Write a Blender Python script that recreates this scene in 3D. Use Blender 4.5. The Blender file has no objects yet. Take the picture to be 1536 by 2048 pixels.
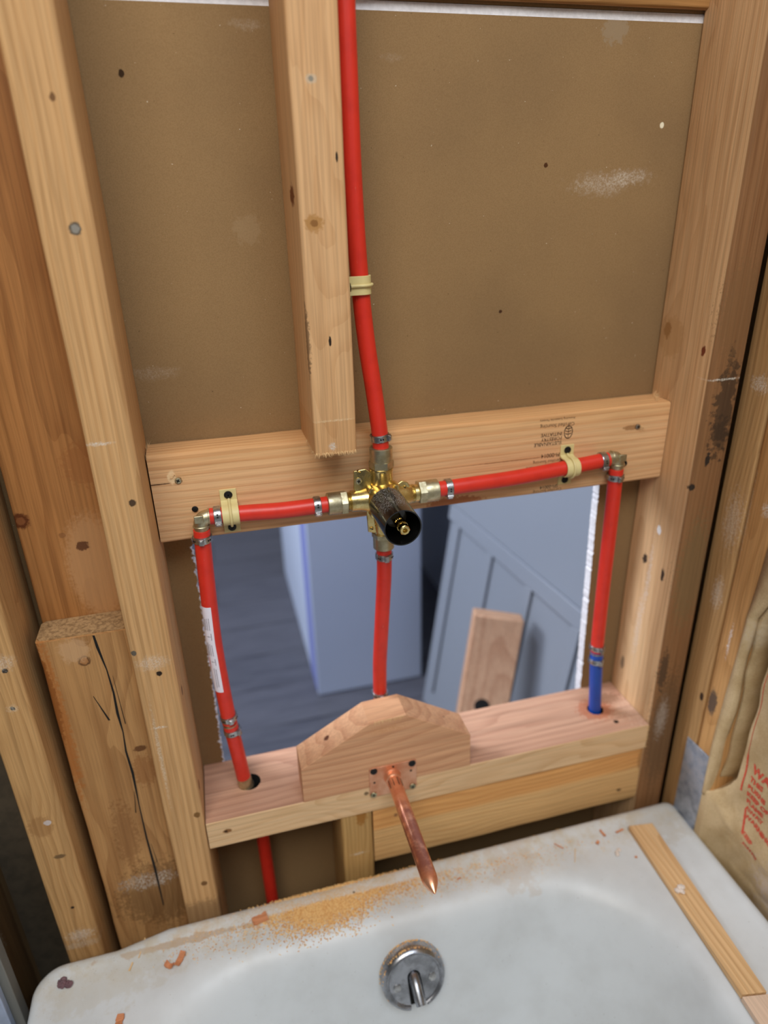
import bpy, bmesh, math, random
from mathutils import Vector, Matrix
V = Vector
random.seed(7)
ZO = 0.85            # height of the framing reference level above the floor
R = math.radians
T, B = 0.0889, 0.0381      # 2x4 lumber
W = 0.549                  # clear width of the stud bay
scene = bpy.context.scene

# ------------------------------------------------------------------ camera, light, exposure
cam_d = bpy.data.cameras.new('camera')
cam = bpy.data.objects.new('camera', cam_d)
scene.collection.objects.link(cam)
scene.camera = cam
right = V((0.9660772, -0.2570746, -0.0246474))
down = V((-0.1272377, -0.3907477, -0.9116615))
fwd = V((0.2247341, 0.8838715, -0.4102021))
m = Matrix((right, -down, -fwd)).transposed().to_4x4()
m.translation = V((0.0654, -0.5682, 0.2901 + ZO))
cam.matrix_world = m
cam_d.sensor_fit = 'VERTICAL'
cam_d.sensor_height = 36
cam_d.lens = 1358.1 * 36 / 2048
cam_d.clip_start = 0.02
cam_d.dof.use_dof = True
cam_d.dof.focus_distance = 0.61
cam_d.dof.aperture_fstop = 2.8

world = bpy.data.worlds.new('world')
scene.world = world
world.use_nodes = True
bg = world.node_tree.nodes['Background']
bg.inputs[0].default_value = (1.0, 0.97, 0.93, 1)
bg.inputs[1].default_value = 0.13

def area(name, loc, tgt, size, power, col, size_y=None):
    d = bpy.data.lights.new(name, 'AREA')
    d.energy = power
    d.color = col
    d.size = size
    if size_y:
        d.shape = 'RECTANGLE'
        d.size_y = size_y
    o = bpy.data.objects.new(name, d)
    scene.collection.objects.link(o)
    o.location = V(loc) + V((0, 0, ZO))
    o.rotation_euler = (V(tgt) - V(loc)).to_track_quat('-Z', 'Y').to_euler()
    return o

area('ceiling_lamp', (-0.45, -1.25, 1.45), (0.2, 0.0, -0.1), 0.8, 18.5, (1.0, 0.93, 0.84))
area('bathroom_daylight', (0.35, -1.15, 1.6), (0.25, -.2, -0.4), 0.8, 18, (0.84, 0.92, 1.0))
area('back_room_lamp', (-0.55, 0.42, 1.5), (0.3, 0.6, -0.6), 0.5, 22, (0.74, 0.83, 1.0))
area('back_room_window', (-1.15, 0.85, 0.85), (0.25, 0.25, -0.35), 0.7, 34, (0.84, 0.90, 1.0))

scene.view_settings.view_transform = 'Standard'
scene.view_settings.look = 'None'
scene.view_settings.exposure = 0.0
scene.view_settings.gamma = 1.0
scene.view_settings.use_curve_mapping = False

# ------------------------------------------------------------------ material helpers
def srgb(c):
    return tuple((x / 255 / 12.92) if x / 255 <= 0.04045 else ((x / 255 + 0.055) / 1.055) ** 2.4 for x in c[:3]) + (1.0,)

class NT:
    def __init__(s, name):
        s.m = bpy.data.materials.new(name)
        s.m.use_nodes = True
        s.t = s.m.node_tree
        s.b = s.t.nodes['Principled BSDF']
        g = s.n('ShaderNodeNewGeometry')
        s.P = s.vm('ADD', g.outputs['Position'], (0, 0, -ZO))
        s.N = g.outputs['Normal']
    def n(s, typ, **k):
        x = s.t.nodes.new(typ)
        for a, v in k.items():
            setattr(x, a, v)
        return x
    def put(s, sock, v):
        if isinstance(v, bpy.types.NodeSocket):
            s.t.links.new(v, sock)
        else:
            sock.default_value = v
    def vm(s, op, a, b=None):
        x = s.n('ShaderNodeVectorMath', operation=op)
        s.put(x.inputs[0], a)
        if b is not None:
            s.put(x.inputs[1], b)
        return x.outputs['Value'] if op in ('LENGTH', 'DISTANCE', 'DOT_PRODUCT') else x.outputs[0]
    def ma(s, op, a, b=0.0, clamp=False):
        x = s.n('ShaderNodeMath', operation=op, use_clamp=clamp)
        s.put(x.inputs[0], a)
        s.put(x.inputs[1], b)
        return x.outputs[0]
    def noise(s, vec, scale=5, detail=2, rough=0.5, dist=0.0):
        x = s.n('ShaderNodeTexNoise')
        s.put(x.inputs['Vector'], vec)
        x.inputs['Scale'].default_value = scale
        x.inputs['Detail'].default_value = detail
        x.inputs['Roughness'].default_value = rough
        x.inputs['Distortion'].default_value = dist
        return x.outputs['Fac']
    def ss(s, v, lo, hi, a=0.0, b=1.0):
        x = s.n('ShaderNodeMapRange', interpolation_type='SMOOTHSTEP')
        s.put(x.inputs[0], v)
        x.inputs[1].default_value = lo
        x.inputs[2].default_value = hi
        x.inputs[3].default_value = a
        x.inputs[4].default_value = b
        return x.outputs[0]
    def mix(s, f, a, b, mode='MIX'):
        x = s.n('ShaderNodeMix', data_type='RGBA', blend_type=mode)
        s.put(x.inputs[0], f)
        s.put(x.inputs[6], a)
        s.put(x.inputs[7], b)
        return x.outputs[2]
    def spot(s, col, c, r, color, k=1.0, rag=0.5, nscale=300, speck=False):
        d = s.vm('LENGTH', s.vm('DIVIDE', s.vm('SUBTRACT', s.P, c), r))
        nz = s.noise(s.P, nscale, 3, 0.6)
        d = s.ma('ADD', d, s.ma('MULTIPLY', s.ma('SUBTRACT', nz, 0.5), rag * 2))
        if rag >= .8 and not speck and color[0] > 190:
            f = s.ss(d, 0.35, 1.35, k, 0.0)
            f = s.ma('MULTIPLY', f, s.ss(s.noise(s.P, 700, 4, 0.75), 0.40, 0.64, .12, 1.0))
        else:
            f = s.ss(d, 0.75, 1.15, k, 0.0)
        if speck:
            f = s.ma('MULTIPLY', f, s.ss(s.noise(s.P, 900, 3, 0.6), 0.5, 0.6))
        return s.mix(f, col, srgb(color))
    def sep(s):
        if not hasattr(s, '_sep'):
            s._sep = s.n('ShaderNodeSeparateXYZ')
            s.put(s._sep.inputs[0], s.P)
        return s._sep.outputs
    def bump(s, h, strength=0.3, dist=0.001):
        x = s.n('ShaderNodeBump')
        x.inputs['Strength'].default_value = strength
        x.inputs['Distance'].default_value = dist
        s.put(x.inputs['Height'], h)
        s.put(s.b.inputs['Normal'], x.outputs[0])
    def end(s, col, rough=0.6, metal=0.0, spec=0.5):
        s.put(s.b.inputs['Base Color'], col)
        s.put(s.b.inputs['Roughness'], rough)
        s.b.inputs['Metallic'].default_value = metal
        s.b.inputs['Specular IOR Level'].default_value = spec
        return s.m

def wood(name, light, dark, axis='z', seed=0, ring=75, ringk=0.5, fine=0.5, spots=(), bands=(), rough=0.7, centre=(0, 0, 0), blot=0.5, bumpk=0.35):
    s = NT(name)
    o = s.sep()
    a, b, g = {'z': (0, 1, 2), 'x': (1, 2, 0), 'y': (0, 2, 1)}[axis]
    rnd = random.Random(seed)
    c1, c2, c3 = [rnd.uniform(-3, 3) for _ in range(3)]
    def vec(ka, kb, kg, off=(0, 0, 0)):
        x = s.n('ShaderNodeCombineXYZ')
        s.put(x.inputs[0], s.ma('MULTIPLY_ADD', o[a], ka))
        for i, (sc, k) in enumerate(((o[a], ka), (o[b], kb), (o[g], kg))):
            mn = s.n('ShaderNodeMath', operation='MULTIPLY_ADD')
            s.put(mn.inputs[0], sc)
            mn.inputs[1].default_value = k
            mn.inputs[2].default_value = off[i]
            s.put(x.inputs[i], mn.outputs[0])
        return x.outputs[0]
    # warp so that grain drifts along the board
    warp = s.noise(vec(9, 9, 2.4, (c1, c2, c3)), 1.6, 2, 0.5)
    w = s.n('ShaderNodeTexWave', wave_type='RINGS', rings_direction='Z', wave_profile='SAW')
    w.inputs['Scale'].default_value = 1.0
    cen = centre
    wv = s.vm('ADD', vec(ring, ring, ring * 0.03, (-cen[0] * ring, -cen[1] * ring, 0)), s.vm('MULTIPLY', s.vm('ADD', (0, 0, 0), (1, 0.6, 0)), (0, 0, 0)))
    wx = s.n('ShaderNodeCombineXYZ')
    wm = s.ma('MULTIPLY', s.ma('SUBTRACT', warp, 0.5), ring * 0.05)
    s.put(wx.inputs[0], wm)
    s.put(wx.inputs[1], wm)
    s.put(w.inputs['Vector'], s.vm('ADD', wv, wx.outputs[0]))
    w.inputs['Distortion'].default_value = 1.2
    w.inputs['Detail'].default_value = 2
    w.inputs['Detail Scale'].default_value = 1.5
    rg = s.ss(w.outputs['Fac'], 0.35, 1.0)
    fn = s.noise(vec(520, 520, 9, (c2, c3, c1)), 1.0, 3, 0.6)
    fn2 = s.noise(vec(140, 140, 3.5, (c3, c1, c2)), 1.0, 3, 0.6)
    bl = s.noise(vec(14, 14, 5, (c1, c3, c2)), 1.0, 3, 0.6)
    f = s.ma('ADD', s.ma('MULTIPLY', rg, ringk), s.ma('MULTIPLY', s.ss(fn2, 0.42, 0.66), fine * 0.5))
    f = s.ma('ADD', f, s.ma('MULTIPLY', s.ss(bl, 0.35, 0.75), blot * 0.35), True)
    L, D = srgb(light), srgb(dark)
    col = s.mix(f, L, D)
    for ax, lo, hi, c, k, *wa in bands:
        q = s.ma('ADD', o['xyz'.index(ax)], s.ma('MULTIPLY', s.ma('SUBTRACT', warp, 0.5), wa[0] if wa else 0.02))
        col = s.mix(s.ss(q, lo, hi, 0, k), col, srgb(c), 'MULTIPLY')
    fs = s.ss(fn, 0.35, 0.62, 0.80, 1.03)
    fc = s.n('ShaderNodeCombineXYZ')
    for i in range(3):
        s.put(fc.inputs[i], fs)
    col = s.mix(1.0 * min(1, fine + 0.3), col, fc.outputs[0], 'MULTIPLY')
    for sp in spots:
        col = s.spot(col, *sp[:4], **(sp[4] if len(sp) > 4 else {}))
    h = s.ma('ADD', s.ma('MULTIPLY', fn2, 0.7), s.ma('ADD', s.ma('MULTIPLY', fn, 0.5), s.ma('MULTIPLY', rg, 0.35)))
    s.bump(h, bumpk, 0.0012)
    return s.end(col, rough, 0, 0.25)

def plain(name, c, rough=0.5, metal=0.0, var=0.0, nscale=40, bumpk=0.0, c2=None, spec=0.5, coat=0):
    s = NT(name)
    col = srgb(c)
    if var or c2:
        col = s.mix(s.ma('MULTIPLY', s.ss(s.noise(s.P, nscale, 4, 0.6), 0.35, 0.7), var or 1.0), srgb(c), srgb(c2 or tuple(x * 0.6 for x in c)))
    if bumpk:
        s.bump(s.noise(s.P, nscale * 4, 3, 0.6), bumpk, 0.0006)
    if coat:
        s.b.inputs['Coat Weight'].default_value = coat
    return s.end(col, rough, metal, spec)

# ------------------------------------------------------------------ mesh helpers
def frame(axis):
    z = V(axis).normalized()
    x = z.orthogonal().normalized()
    return x, z.cross(x), z

class MB:
    def __init__(s):
        s.v, s.f, s.mi = [], [], []
        s.cur = 0
    def add(s, vs, fs):
        o = len(s.v)
        s.v += [V(p) for p in vs]
        s.f += [[i + o for i in f] for f in fs]
        s.mi += [s.cur] * len(fs)
    def box(s, a, b):
        (x0, y0, z0), (x1, y1, z1) = a, b
        s.hexa([(x0, y0, z0), (x1, y0, z0), (x1, y1, z0), (x0, y1, z0), (x0, y0, z1), (x1, y0, z1), (x1, y1, z1), (x0, y1, z1)])
    def hexa(s, p):
        s.add(p, [(3, 2, 1, 0), (4, 5, 6, 7), (0, 1, 5, 4), (1, 2, 6, 5), (2, 3, 7, 6), (3, 0, 4, 7)])
    def obox(s, c, ax, h):
        c = V(c)
        u, v, w = [V(a).normalized() * k for a, k in zip(ax, h)]
        s.hexa([c - u - v - w, c + u - v - w, c + u + v - w, c - u + v - w, c - u - v + w, c + u - v + w, c + u + v + w, c - u + v + w])
    def prism(s, pts, ext):
        n = len(pts)
        e = V(ext)
        vs = [V(p) for p in pts] + [V(p) + e for p in pts]
        s.add(vs, [list(range(n))[::-1], list(range(n, 2 * n))] + [(i, (i + 1) % n, n + (i + 1) % n, n + i) for i in range(n)])
    def loft(s, rings, close=True, cap0=False, cap1=False):
        n = len(rings[0])
        vs = [p for r in rings for p in r]
        fs = []
        for k in range(len(rings) - 1):
            for i in range(n if close else n - 1):
                j = (i + 1) % n
                fs.append((k * n + i, k * n + j, (k + 1) * n + j, (k + 1) * n + i))
        if cap0:
            fs.append(list(range(n))[::-1])
        if cap1:
            fs.append([(len(rings) - 1) * n + i for i in range(n)])
        s.add(vs, fs)
    def lathe(s, o, axis, prof, n=32, cap=True, ref=None):
        x, y, z = frame(axis)
        if ref is not None:
            x = (V(ref) - z * z.dot(V(ref))).normalized()
            y = z.cross(x)
        o = V(o)
        rings = [[o + z * t + (x * math.cos(2 * math.pi * i / n) + y * math.sin(2 * math.pi * i / n)) * r for i in range(n)] for t, r in prof]
        s.loft(rings, True, cap, cap)
    def cyl(s, a, b, r, r2=None, n=24, cap=True):
        a, b = V(a), V(b)
        s.lathe(a, b - a, [(0, r), ((b - a).length, r if r2 is None else r2)], n, cap)
    def tube(s, pts, r, n=20, cap=True):
        pts = [V(p) for p in pts]
        x = None
        rings = []
        for i, p in enumerate(pts):
            d = (pts[min(i + 1, len(pts) - 1)] - pts[max(i - 1, 0)]).normalized()
            if x is None:
                x = d.orthogonal().normalized()
            x = (x - d * d.dot(x)).normalized()
            y = d.cross(x)
            rr = r[i] if isinstance(r, (list, tuple)) else r
            rings.append([p + (x * math.cos(2 * math.pi * k / n) + y * math.sin(2 * math.pi * k / n)) * rr for k in range(n)])
        s.loft(rings, True, cap, cap)
    def build(s, name, mats, parent=None, sharp=38, bevel=0, smooth=True, origin=None, label=None):
        if not isinstance(mats, (list, tuple)):
            mats = [mats]
        zo = V((0, 0, ZO))
        vs = [p + zo for p in s.v]
        if origin is None:
            xs, ys, zs = zip(*[(p.x, p.y, p.z) for p in vs])
            origin = V(((min(xs) + max(xs)) / 2, (min(ys) + max(ys)) / 2, min(zs)))
        else:
            origin = V(origin) + zo
        me = bpy.data.meshes.new(name)
        me.from_pydata([p - origin for p in vs], [], s.f)
        for mt in mats:
            me.materials.append(mt)
        me.polygons.foreach_set('material_index', s.mi)
        bm = bmesh.new()
        bm.from_mesh(me)
        if len(bm.faces) < 60000:
            bmesh.ops.recalc_face_normals(bm, faces=bm.faces)
        for f in bm.faces:
            f.smooth = smooth
        lim = R(sharp)
        for e in bm.edges:
            e.smooth = not (len(e.link_faces) == 2 and e.calc_face_angle(0) > lim)
        bm.to_mesh(me)
        bm.free()
        o = bpy.data.objects.new(name, me)
        scene.collection.objects.link(o)
        if parent:
            o.parent = parent
            o.location = origin - WL[parent.name]
        else:
            o.location = origin
        WL[o.name] = origin
        if bevel:
            md = o.modifiers.new('bevel', 'BEVEL')
            md.width = bevel
            md.segments = 2
            md.limit_method = 'ANGLE'
            md.angle_limit = R(35)
        if label:
            o['label'] = label
        return o
WL = {}

def tag(o, label, cat, group=None, kind=None):
    o['label'] = label
    o['category'] = cat
    if group:
        o['group'] = group
    if kind:
        o['kind'] = kind
    return o

def thing(name, loc, label, cat, group=None):
    o = bpy.data.objects.new(name, None)
    o.empty_display_size = 0.02
    scene.collection.objects.link(o)
    o.location = V(loc) + V((0, 0, ZO))
    WL[o.name] = o.location.copy()
    return tag(o, label, cat, group)

def struct(o):
    o['kind'] = 'structure'
    return o

def lumber(mb, axis, a, b, r=0.003, wob=0.0004, seg=26, seed=1):
    """a milled board with eased, slightly uneven long edges"""
    rnd = random.Random(seed)
    ia = 'xyz'.index(axis)
    iu, iv = [i for i in range(3) if i != ia]
    u0, u1, v0, v1 = a[iu], b[iu], a[iv], b[iv]
    L0, L1 = a[ia], b[ia]
    cs = []
    for cx, cy, q in ((u1, v1, 0), (u0, v1, 1), (u0, v0, 2), (u1, v0, 3)):
        sx = -1 if cx == u1 else 1
        sy = -1 if cy == v1 else 1
        for k in range(4):
            t = (q + k / 3) * math.pi / 2
            cs.append((cx + sx * r + r * math.cos(t), cy + sy * r + r * math.sin(t)))
    ph = [rnd.uniform(0, 6) for _ in range(8)]
    rings = []
    for i in range(seg + 1):
        L = L0 + (L1 - L0) * i / seg
        ring = []
        for k, (u, v) in enumerate(cs):
            q = k // 4
            wu = wob * (math.sin(L * 23 + ph[q]) + 0.7 * math.sin(L * 61 + ph[q + 4])) * 0.6 + rnd.uniform(-1, 1) * wob * 0.25
            p = [0, 0, 0]
            p[ia] = L
            p[iu] = u + wu
            p[iv] = v + wu * 0.6
            ring.append(V(p))
        rings.append(ring)
    mb.loft(rings, True, True, True)

def fray(p0, p1, ddir, spread, n, ln, mat, parent, seed=1, name='wood_fibres'):
    """a fringe of torn fibres along a saw cut"""
    rnd = random.Random(seed)
    mb = MB()
    p0, p1 = V(p0), V(p1)
    for i in range(n):
        p = p0.lerp(p1, rnd.random()) + V([rnd.uniform(-1, 1) * 0.0004 for _ in range(3)])
        d = (V(ddir) + V([rnd.uniform(-1, 1) * spread for _ in range(3)])).normalized()
        mb.cyl(p - d * 0.0008, p + d * ln * rnd.uniform(0.3, 1), rnd.uniform(0.0001, 0.0003), 0.00005, n=4)
    return mb.build(name, mat, parent)

def text(name, body, size, mat, origin, ux, uy, parent, depth=0.00015, warp=None, bold=0.0, align='LEFT'):
    cu = bpy.data.curves.new(name, 'FONT')
    cu.body = body
    cu.size = size
    cu.extrude = 0
    cu.offset = bold
    cu.align_x = align
    to = bpy.data.objects.new(name + '_tmp', cu)
    scene.collection.objects.link(to)
    dg = bpy.context.evaluated_depsgraph_get()
    me = bpy.data.meshes.new_from_object(to.evaluated_get(dg))
    bpy.data.objects.remove(to)
    ux, uy = V(ux).normalized(), V(uy).normalized()
    nn = ux.cross(uy)
    mb = MB()
    o = V(origin)
    def P(v):
        p = o + ux * v.co.x + uy * v.co.y + nn * depth
        return warp(p) if warp else p
    mb.add([P(v) for v in me.vertices], [list(p.vertices) for p in me.polygons])
    bpy.data.meshes.remove(me)
    return mb.build(name, mat, parent, smooth=False)

# ------------------------------------------------------------------ materials
KN = (92, 60, 34)
DK = (45, 32, 22)
WH = (225, 220, 210)
def k(c, r, col, **kw):
    return (c, r, col, 1.0 if 'k' not in kw else kw.pop('k'), kw) if False else (c, r, col, kw.pop('k', 1.0), kw)
kn = lambda x, y, z, rx, ry, rz, col=KN, **kw: k((x, y, z), (rx, ry, rz), col, **kw)

M = {}
M['studA'] = wood('aged_pine', (212, 168, 116), (184, 138, 88), 'z', 1, 60, 0.45, 0.5, centre=(0.03, -0.03),
    spots=[kn(-.0135, 0, .281, .0045, .01, .0045, (96, 84, 70)), kn(-.0135, 0, .281, .003, .01, .003, (150, 145, 135), k=.8), kn(-.0104, 0, .0656, .0032, .01, .0032, (80, 60, 42)),
           kn(-.0116, 0, .3625, .002, .01, .003, (120, 84, 50)), kn(-.016, 0, -.1112, .0028, .01, .0028, DK), kn(-.0347, 0, -.0842, .0028, .01, .003, (100, 92, 80)),
           kn(-.028, 0, .1200, .011, .01, .0016, WH, k=.9, rag=.9), kn(-.020, 0, -.098, .014, .01, .008, WH, k=.5, rag=.8), kn(-.0258, 0, -.1747, .007, .01, .0016, WH, k=.8, rag=.9),
           kn(-.02, 0, -.46, .04, .03, .03, (110, 85, 60), k=.5), kn(0.0, .02, -.15, .004, .004, .006, KN), kn(0, .012, -.27, .004, .004, .006, KN), kn(-.006, 0, -.30, .0035, .01, .004, (130, 92, 50)), kn(-.012, 0, -.404, .0035, .01, .004, (120, 84, 48)),
           kn(-.03, 0, -.21, .002, .01, .06, (235, 225, 205), k=.5, rag=.9)])
M['studB'] = wood('weathered_pine', (204, 160, 106), (166, 122, 74), 'z', 2, 55, 0.4, 0.55, centre=(-0.2, -0.04),
    spots=[kn(-.1477, 0, -.2666, .0035, .01, .0035, (240, 238, 240)), kn(-.1469, 0, -.1217, .0022, .01, .0022, DK), kn(-.1469, 0, -.1217, .005, .01, .004, (230, 220, 200), k=.5, rag=.9),
           kn(-.1436, 0, -.080, .0025, .01, .0025, DK), kn(-.145, 0, -.0720, .012, .01, .008, WH, k=.5, rag=.9), kn(-.15, 0, -.437, .014, .01, .009, WH, k=.7, rag=1.1),
           kn(-.152, 0, -.452, .022, .02, .006, (210, 200, 185), k=.6, rag=1), kn(-.146, 0, -.315, .006, .01, .003, (120, 92, 60)), kn(-.155, 0, -.27, .012, .01, .014, (150, 105, 60), k=.5),
           kn(-.149, 0, -.392, .002, .01, .0022, DK)])
M['studC'] = wood('planed_pine', (216, 172, 124), (194, 146, 98), 'z', 3, 70, 0.35, 0.55, centre=(.16, -.15),
    spots=[kn(.1643, 0, .3755, .002, .01, .002, (30, 24, 20)), kn(.1643, 0, .3755, .004, .01, .0035, (190, 180, 160), k=.5), kn(.160, 0, .2794, .0075, .01, .0065, (172, 124, 66), k=.8, rag=.7),
           kn(.160, 0, .2794, .0032, .01, .0026, (140, 96, 50)), kn(.1674, 0, .1885, .0012, .01, .004, DK), kn(.1643, 0, .0967, .0035, .01, .0035, (210, 205, 195), rag=.9),
           kn(.167, 0, .1202, .02, .01, .0010, (225, 200, 160), k=.8, rag=1.2), kn(.1475, .004, .19, .004, .006, .03, (110, 84, 60), k=.7, rag=.9), kn(.1495, .03, .30, .006, .012, .008, (120, 70, 38), rag=.8),
           kn(.1805, 0, .325, .001, .01, .004, DK)], bands=[('z', .1205, .1195, (240, 226, 206), .4, .002)])
M['studR'] = wood('stained_pine', (224, 184, 138), (196, 150, 104), 'z', 4, 60, 0.35, 0.6, centre=(.5, .06),
    bands=[('y', .0035, .0015, (142, 114, 86), .85, 0.0)],
    spots=[kn(.549, .0754, .1615, .006, .006, .009, (150, 105, 60)), kn(.549, .068, .155, .012, .02, .022, (190, 146, 96), k=.5), kn(.5247, 0, .1505, .001, .001, .001),
           kn(.549, .015, .15, .01, .003, .005, (120, 60, 36)), kn(.549, .0392, -.0607, .01, .004, .006, (235, 232, 228)), kn(.549, .0562, -.1068, .01, .004, .007, (70, 54, 42), rag=.8),
           kn(.549, .021, -.1107, .01, .003, .008, (60, 46, 36), rag=.8), kn(.549, .05, -.20, .01, .006, .05, (228, 222, 214), k=.45, rag=1.3), kn(.549, .045, -.13, .01, .004, .05, (228, 222, 214), k=.5, rag=1.3),
           kn(.549, .07, -.27, .01, .004, .01, (110, 90, 70), k=.8), kn(.5642, 0, .0373, .003, .01, .008, (50, 40, 32), rag=.7), kn(.5514, 0, .0075, .003, .01, .004, (50, 40, 32)),
           kn(.572, 0, .095, .012, .02, .05, (60, 46, 34), k=.75, rag=1.6, nscale=120), kn(.575, 0, .065, .01, .02, .02, (60, 46, 34), k=.6, rag=1.5, nscale=160), kn(.57, 0, .19, .02, .02, .05, (126, 92, 58), k=.5, rag=1),
           kn(.57, 0, -.1, .018, .02, .07, (120, 104, 70), k=.45, rag=1.2), kn(.57, 0, -.33, .02, .02, .09, (96, 74, 50), k=.6, rag=1), kn(.567, 0, .123, .02, .02, .0012, (235, 230, 215), rag=1.2),
           kn(.5555, 0, -.235, .006, .01, .03, (60, 48, 38), k=.7, rag=1.2), kn(.565, 0, -.31, .008, .01, .03, (225, 220, 210), k=.5, rag=1.4)])
M['blockU'] = wood('fresh_fir', (226, 182, 134), (202, 148, 100), 'x', 5, 52, 0.55, 0.35, centre=(-.02, .14), bands=[('z', .055, .09, (246, 236, 214), .6)],
    spots=[kn(.026, .051, .0624, .004, .006, .0035, (96, 70, 44)), kn(.021, .051, .066, .004, .006, .007, (236, 206, 160), k=.8), kn(.03, .051, .066, .01, .006, .006, (206, 160, 108), k=.7, rag=.9),
           kn(.5103, .051, .0648, .0035, .006, .003, DK), kn(.502, .051, .0645, .009, .006, .003, (150, 104, 62), k=.8), 
           kn(.30, .051, .004, .03, .02, .006, (170, 100, 60), k=.8, rag=.9), kn(.005, .051, .0605, .016, .01, .0006, (90, 62, 38), rag=.6), kn(.36, .051, .0425, .05, .004, .0005, (120, 74, 40), k=.7, rag=.8)])
M['blockL'] = wood('pink_fir', (198, 154, 126), (166, 120, 96), 'x', 6, 60, 0.45, 0.5, centre=(.12, -.5), bands=[('z', -.3195, -.3225, (255, 255, 255), 0)],
    spots=[kn(.499, .045, -.316, .024, .02, .004, (176, 104, 72), k=.8, rag=.9), kn(.5119, .0168, -.316, .0035, .003, .004, DK), kn(.022, 0, -.3328, .004, .006, .003, (130, 86, 46)), kn(.02, 0, -.3328, .0015, .006, .0015, (60, 36, 20)),
           kn(.545, .03, -.315, .02, .03, .004, (225, 200, 180), k=.5, rag=1.2), kn(.1801, 0, -.3241, .003, .004, .0028, (128, 104, 76)), kn(.525, .06, -.316, .02, .01, .004, (120, 84, 60), k=.6, rag=1)])
def two_tone(name, top, front, seed, ycut, axis='x'):
    pass
M['blockLf'] = wood('pale_fir', (228, 192, 148), (206, 162, 114), 'x', 16, 60, 0.45, 0.4, centre=(.06, -.30),
    spots=[kn(.0223, 0, -.3328, .005, .006, .003, (140, 96, 56)), kn(.0205, 0, -.3332, .0018, .006, .0018, (60, 36, 20)), kn(.1801, 0, -.3241, .003, .004, .0028, (128, 104, 76))])
M['boardL'] = wood('orange_fir', (224, 182, 124), (196, 146, 92), 'x', 7, 42, 0.5, 0.35, centre=(-.02, -.52), bands=[('z', -.392, -.384, (250, 224, 196), .85, .008)],
    spots=[kn(.521, 0, -.4218, .004, .006, .0025, (80, 54, 32)), kn(.215, 0, -.372, .003, .006, .003, (150, 104, 66)), kn(.548, 0, -.375, .006, .01, .02, (150, 108, 66), k=.6)])
M['backer'] = wood('backer_fir', (216, 166, 126), (186, 130, 94), 'x', 8, 34, 0.5, 0.4, centre=(.02, -.19),
    spots=[kn(.1427, .02, -.2512, .0045, .004, .004, (92, 50, 28), rag=.4), kn(.2786, .02, -.2558, .0028, .003, .003, (46, 26, 18), rag=.3), kn(.2861, .02, -.2607, .0028, .003, .003, (46, 26, 18), rag=.3),
           kn(.205, 0, -.235, .022, .008, .006, (196, 140, 92), k=.7, rag=1)])
M['stub'] = wood('yellowed_pine', (190, 152, 96), (158, 116, 62), 'z', 9, 60, 0.4, 0.5, centre=(.1, 0),
    spots=[kn(.173, 0, -.362, .007, .01, .012, (150, 96, 30), k=.8, rag=.8), kn(.168, 0, -.42, .01, .01, .002, WH, k=.6, rag=1.2)])
M['panelL'] = wood('varnished_pine', (176, 122, 70), (138, 88, 46), 'z', 10, 40, 0.35, 0.6, centre=(-.06, -.02), rough=.5, blot=.9,
    spots=[kn(-.062, .06, -.02, .026, .01, .058, (196, 150, 104), k=.55, rag=.35), kn(-.1165, .06, .037, .008, .01, .008, (96, 52, 26), rag=.5), kn(-.1165, .06, .037, .004, .01, .004, (130, 80, 46)),
           kn(-.0698, .06, .0045, .006, .01, .005, (104, 66, 40), rag=.6), kn(-.085, .06, .018, .003, .01, .003, (130, 86, 50), k=.7), kn(-.052, .06, .085, .02, .01, .02, (150, 94, 50), k=.5, rag=.9)])
M['plankL'] = wood('cracked_pine', (190, 144, 92), (150, 104, 60), 'z', 11, 38, 0.45, 0.55, centre=(-.09, -.04), blot=.8,
    spots=[kn(-.1215, .022, -.135, .007, .02, .055, (40, 30, 20), k=.9, rag=.7), kn(-.0834, .022, -.0979, .006, .01, .006, (92, 60, 34), rag=.5), kn(-.0834, .022, -.0979, .0042, .01, .0042, (168, 118, 72)), kn(-.0517, .022, -.2149, .006, .01, .004, (110, 72, 40), rag=.6),
           kn(-.09, .022, -.085, .014, .01, .014, (206, 168, 128), k=.5), kn(-.118, .022, -.16, .008, .01, .10, (170, 100, 40), k=.6, rag=.8), kn(-.052, .022, -.245, .012, .01, .02, (140, 88, 46), k=.5, rag=1),
           kn(-.085, .022, -.33, .012, .01, .05, (120, 76, 40), k=.4, rag=1.2), kn(-.06, .022, -.43, .05, .01, .05, (60, 38, 20), k=.45, rag=.9), kn(-.075, .022, -.405, .03, .01, .012, WH, k=.7, rag=1, speck=True)])
M['endgrain'] = plain('sawn_end_grain', (176, 142, 98), .9, 0, .9, 260, .8, (120, 90, 56))
M['sideA'] = wood('worn_pine', (190, 150, 100), (156, 114, 70), 'z', 12, 50, 0.35, 0.55, centre=(.6, .05),
    spots=[kn(.593, -.02, -.12, .01, .008, .02, WH, k=.6, rag=1.3), kn(.593, -.02, .12, .01, .012, .008, WH, k=.7, rag=1.5), kn(.593, -.02, -.03, .01, .012, .03, WH, k=.4, rag=1.6), kn(.593, -.028, -.26, .006, .003, .006, (60, 42, 30))])
M['sideB'] = wood('golden_pine', (204, 156, 100), (172, 124, 72), 'z', 13, 50, 0.4, 0.5, centre=(.66, -.05),
    spots=[kn(.593, -.045, -.255, .01, .007, .018, (70, 62, 60), k=.85, rag=.7), kn(.593, -.05, -.165, .01, .002, .02, (240, 240, 240), k=.9, rag=1.5), kn(.593, -.06, .0, .01, .006, .008, WH, k=.8, rag=1.4),
           kn(.593, -.055, .07, .01, .003, .004, (50, 38, 30)), kn(.593, -.037, -.02, .01, .003, .05, (196, 196, 170), k=.6, rag=1.4)])
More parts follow.
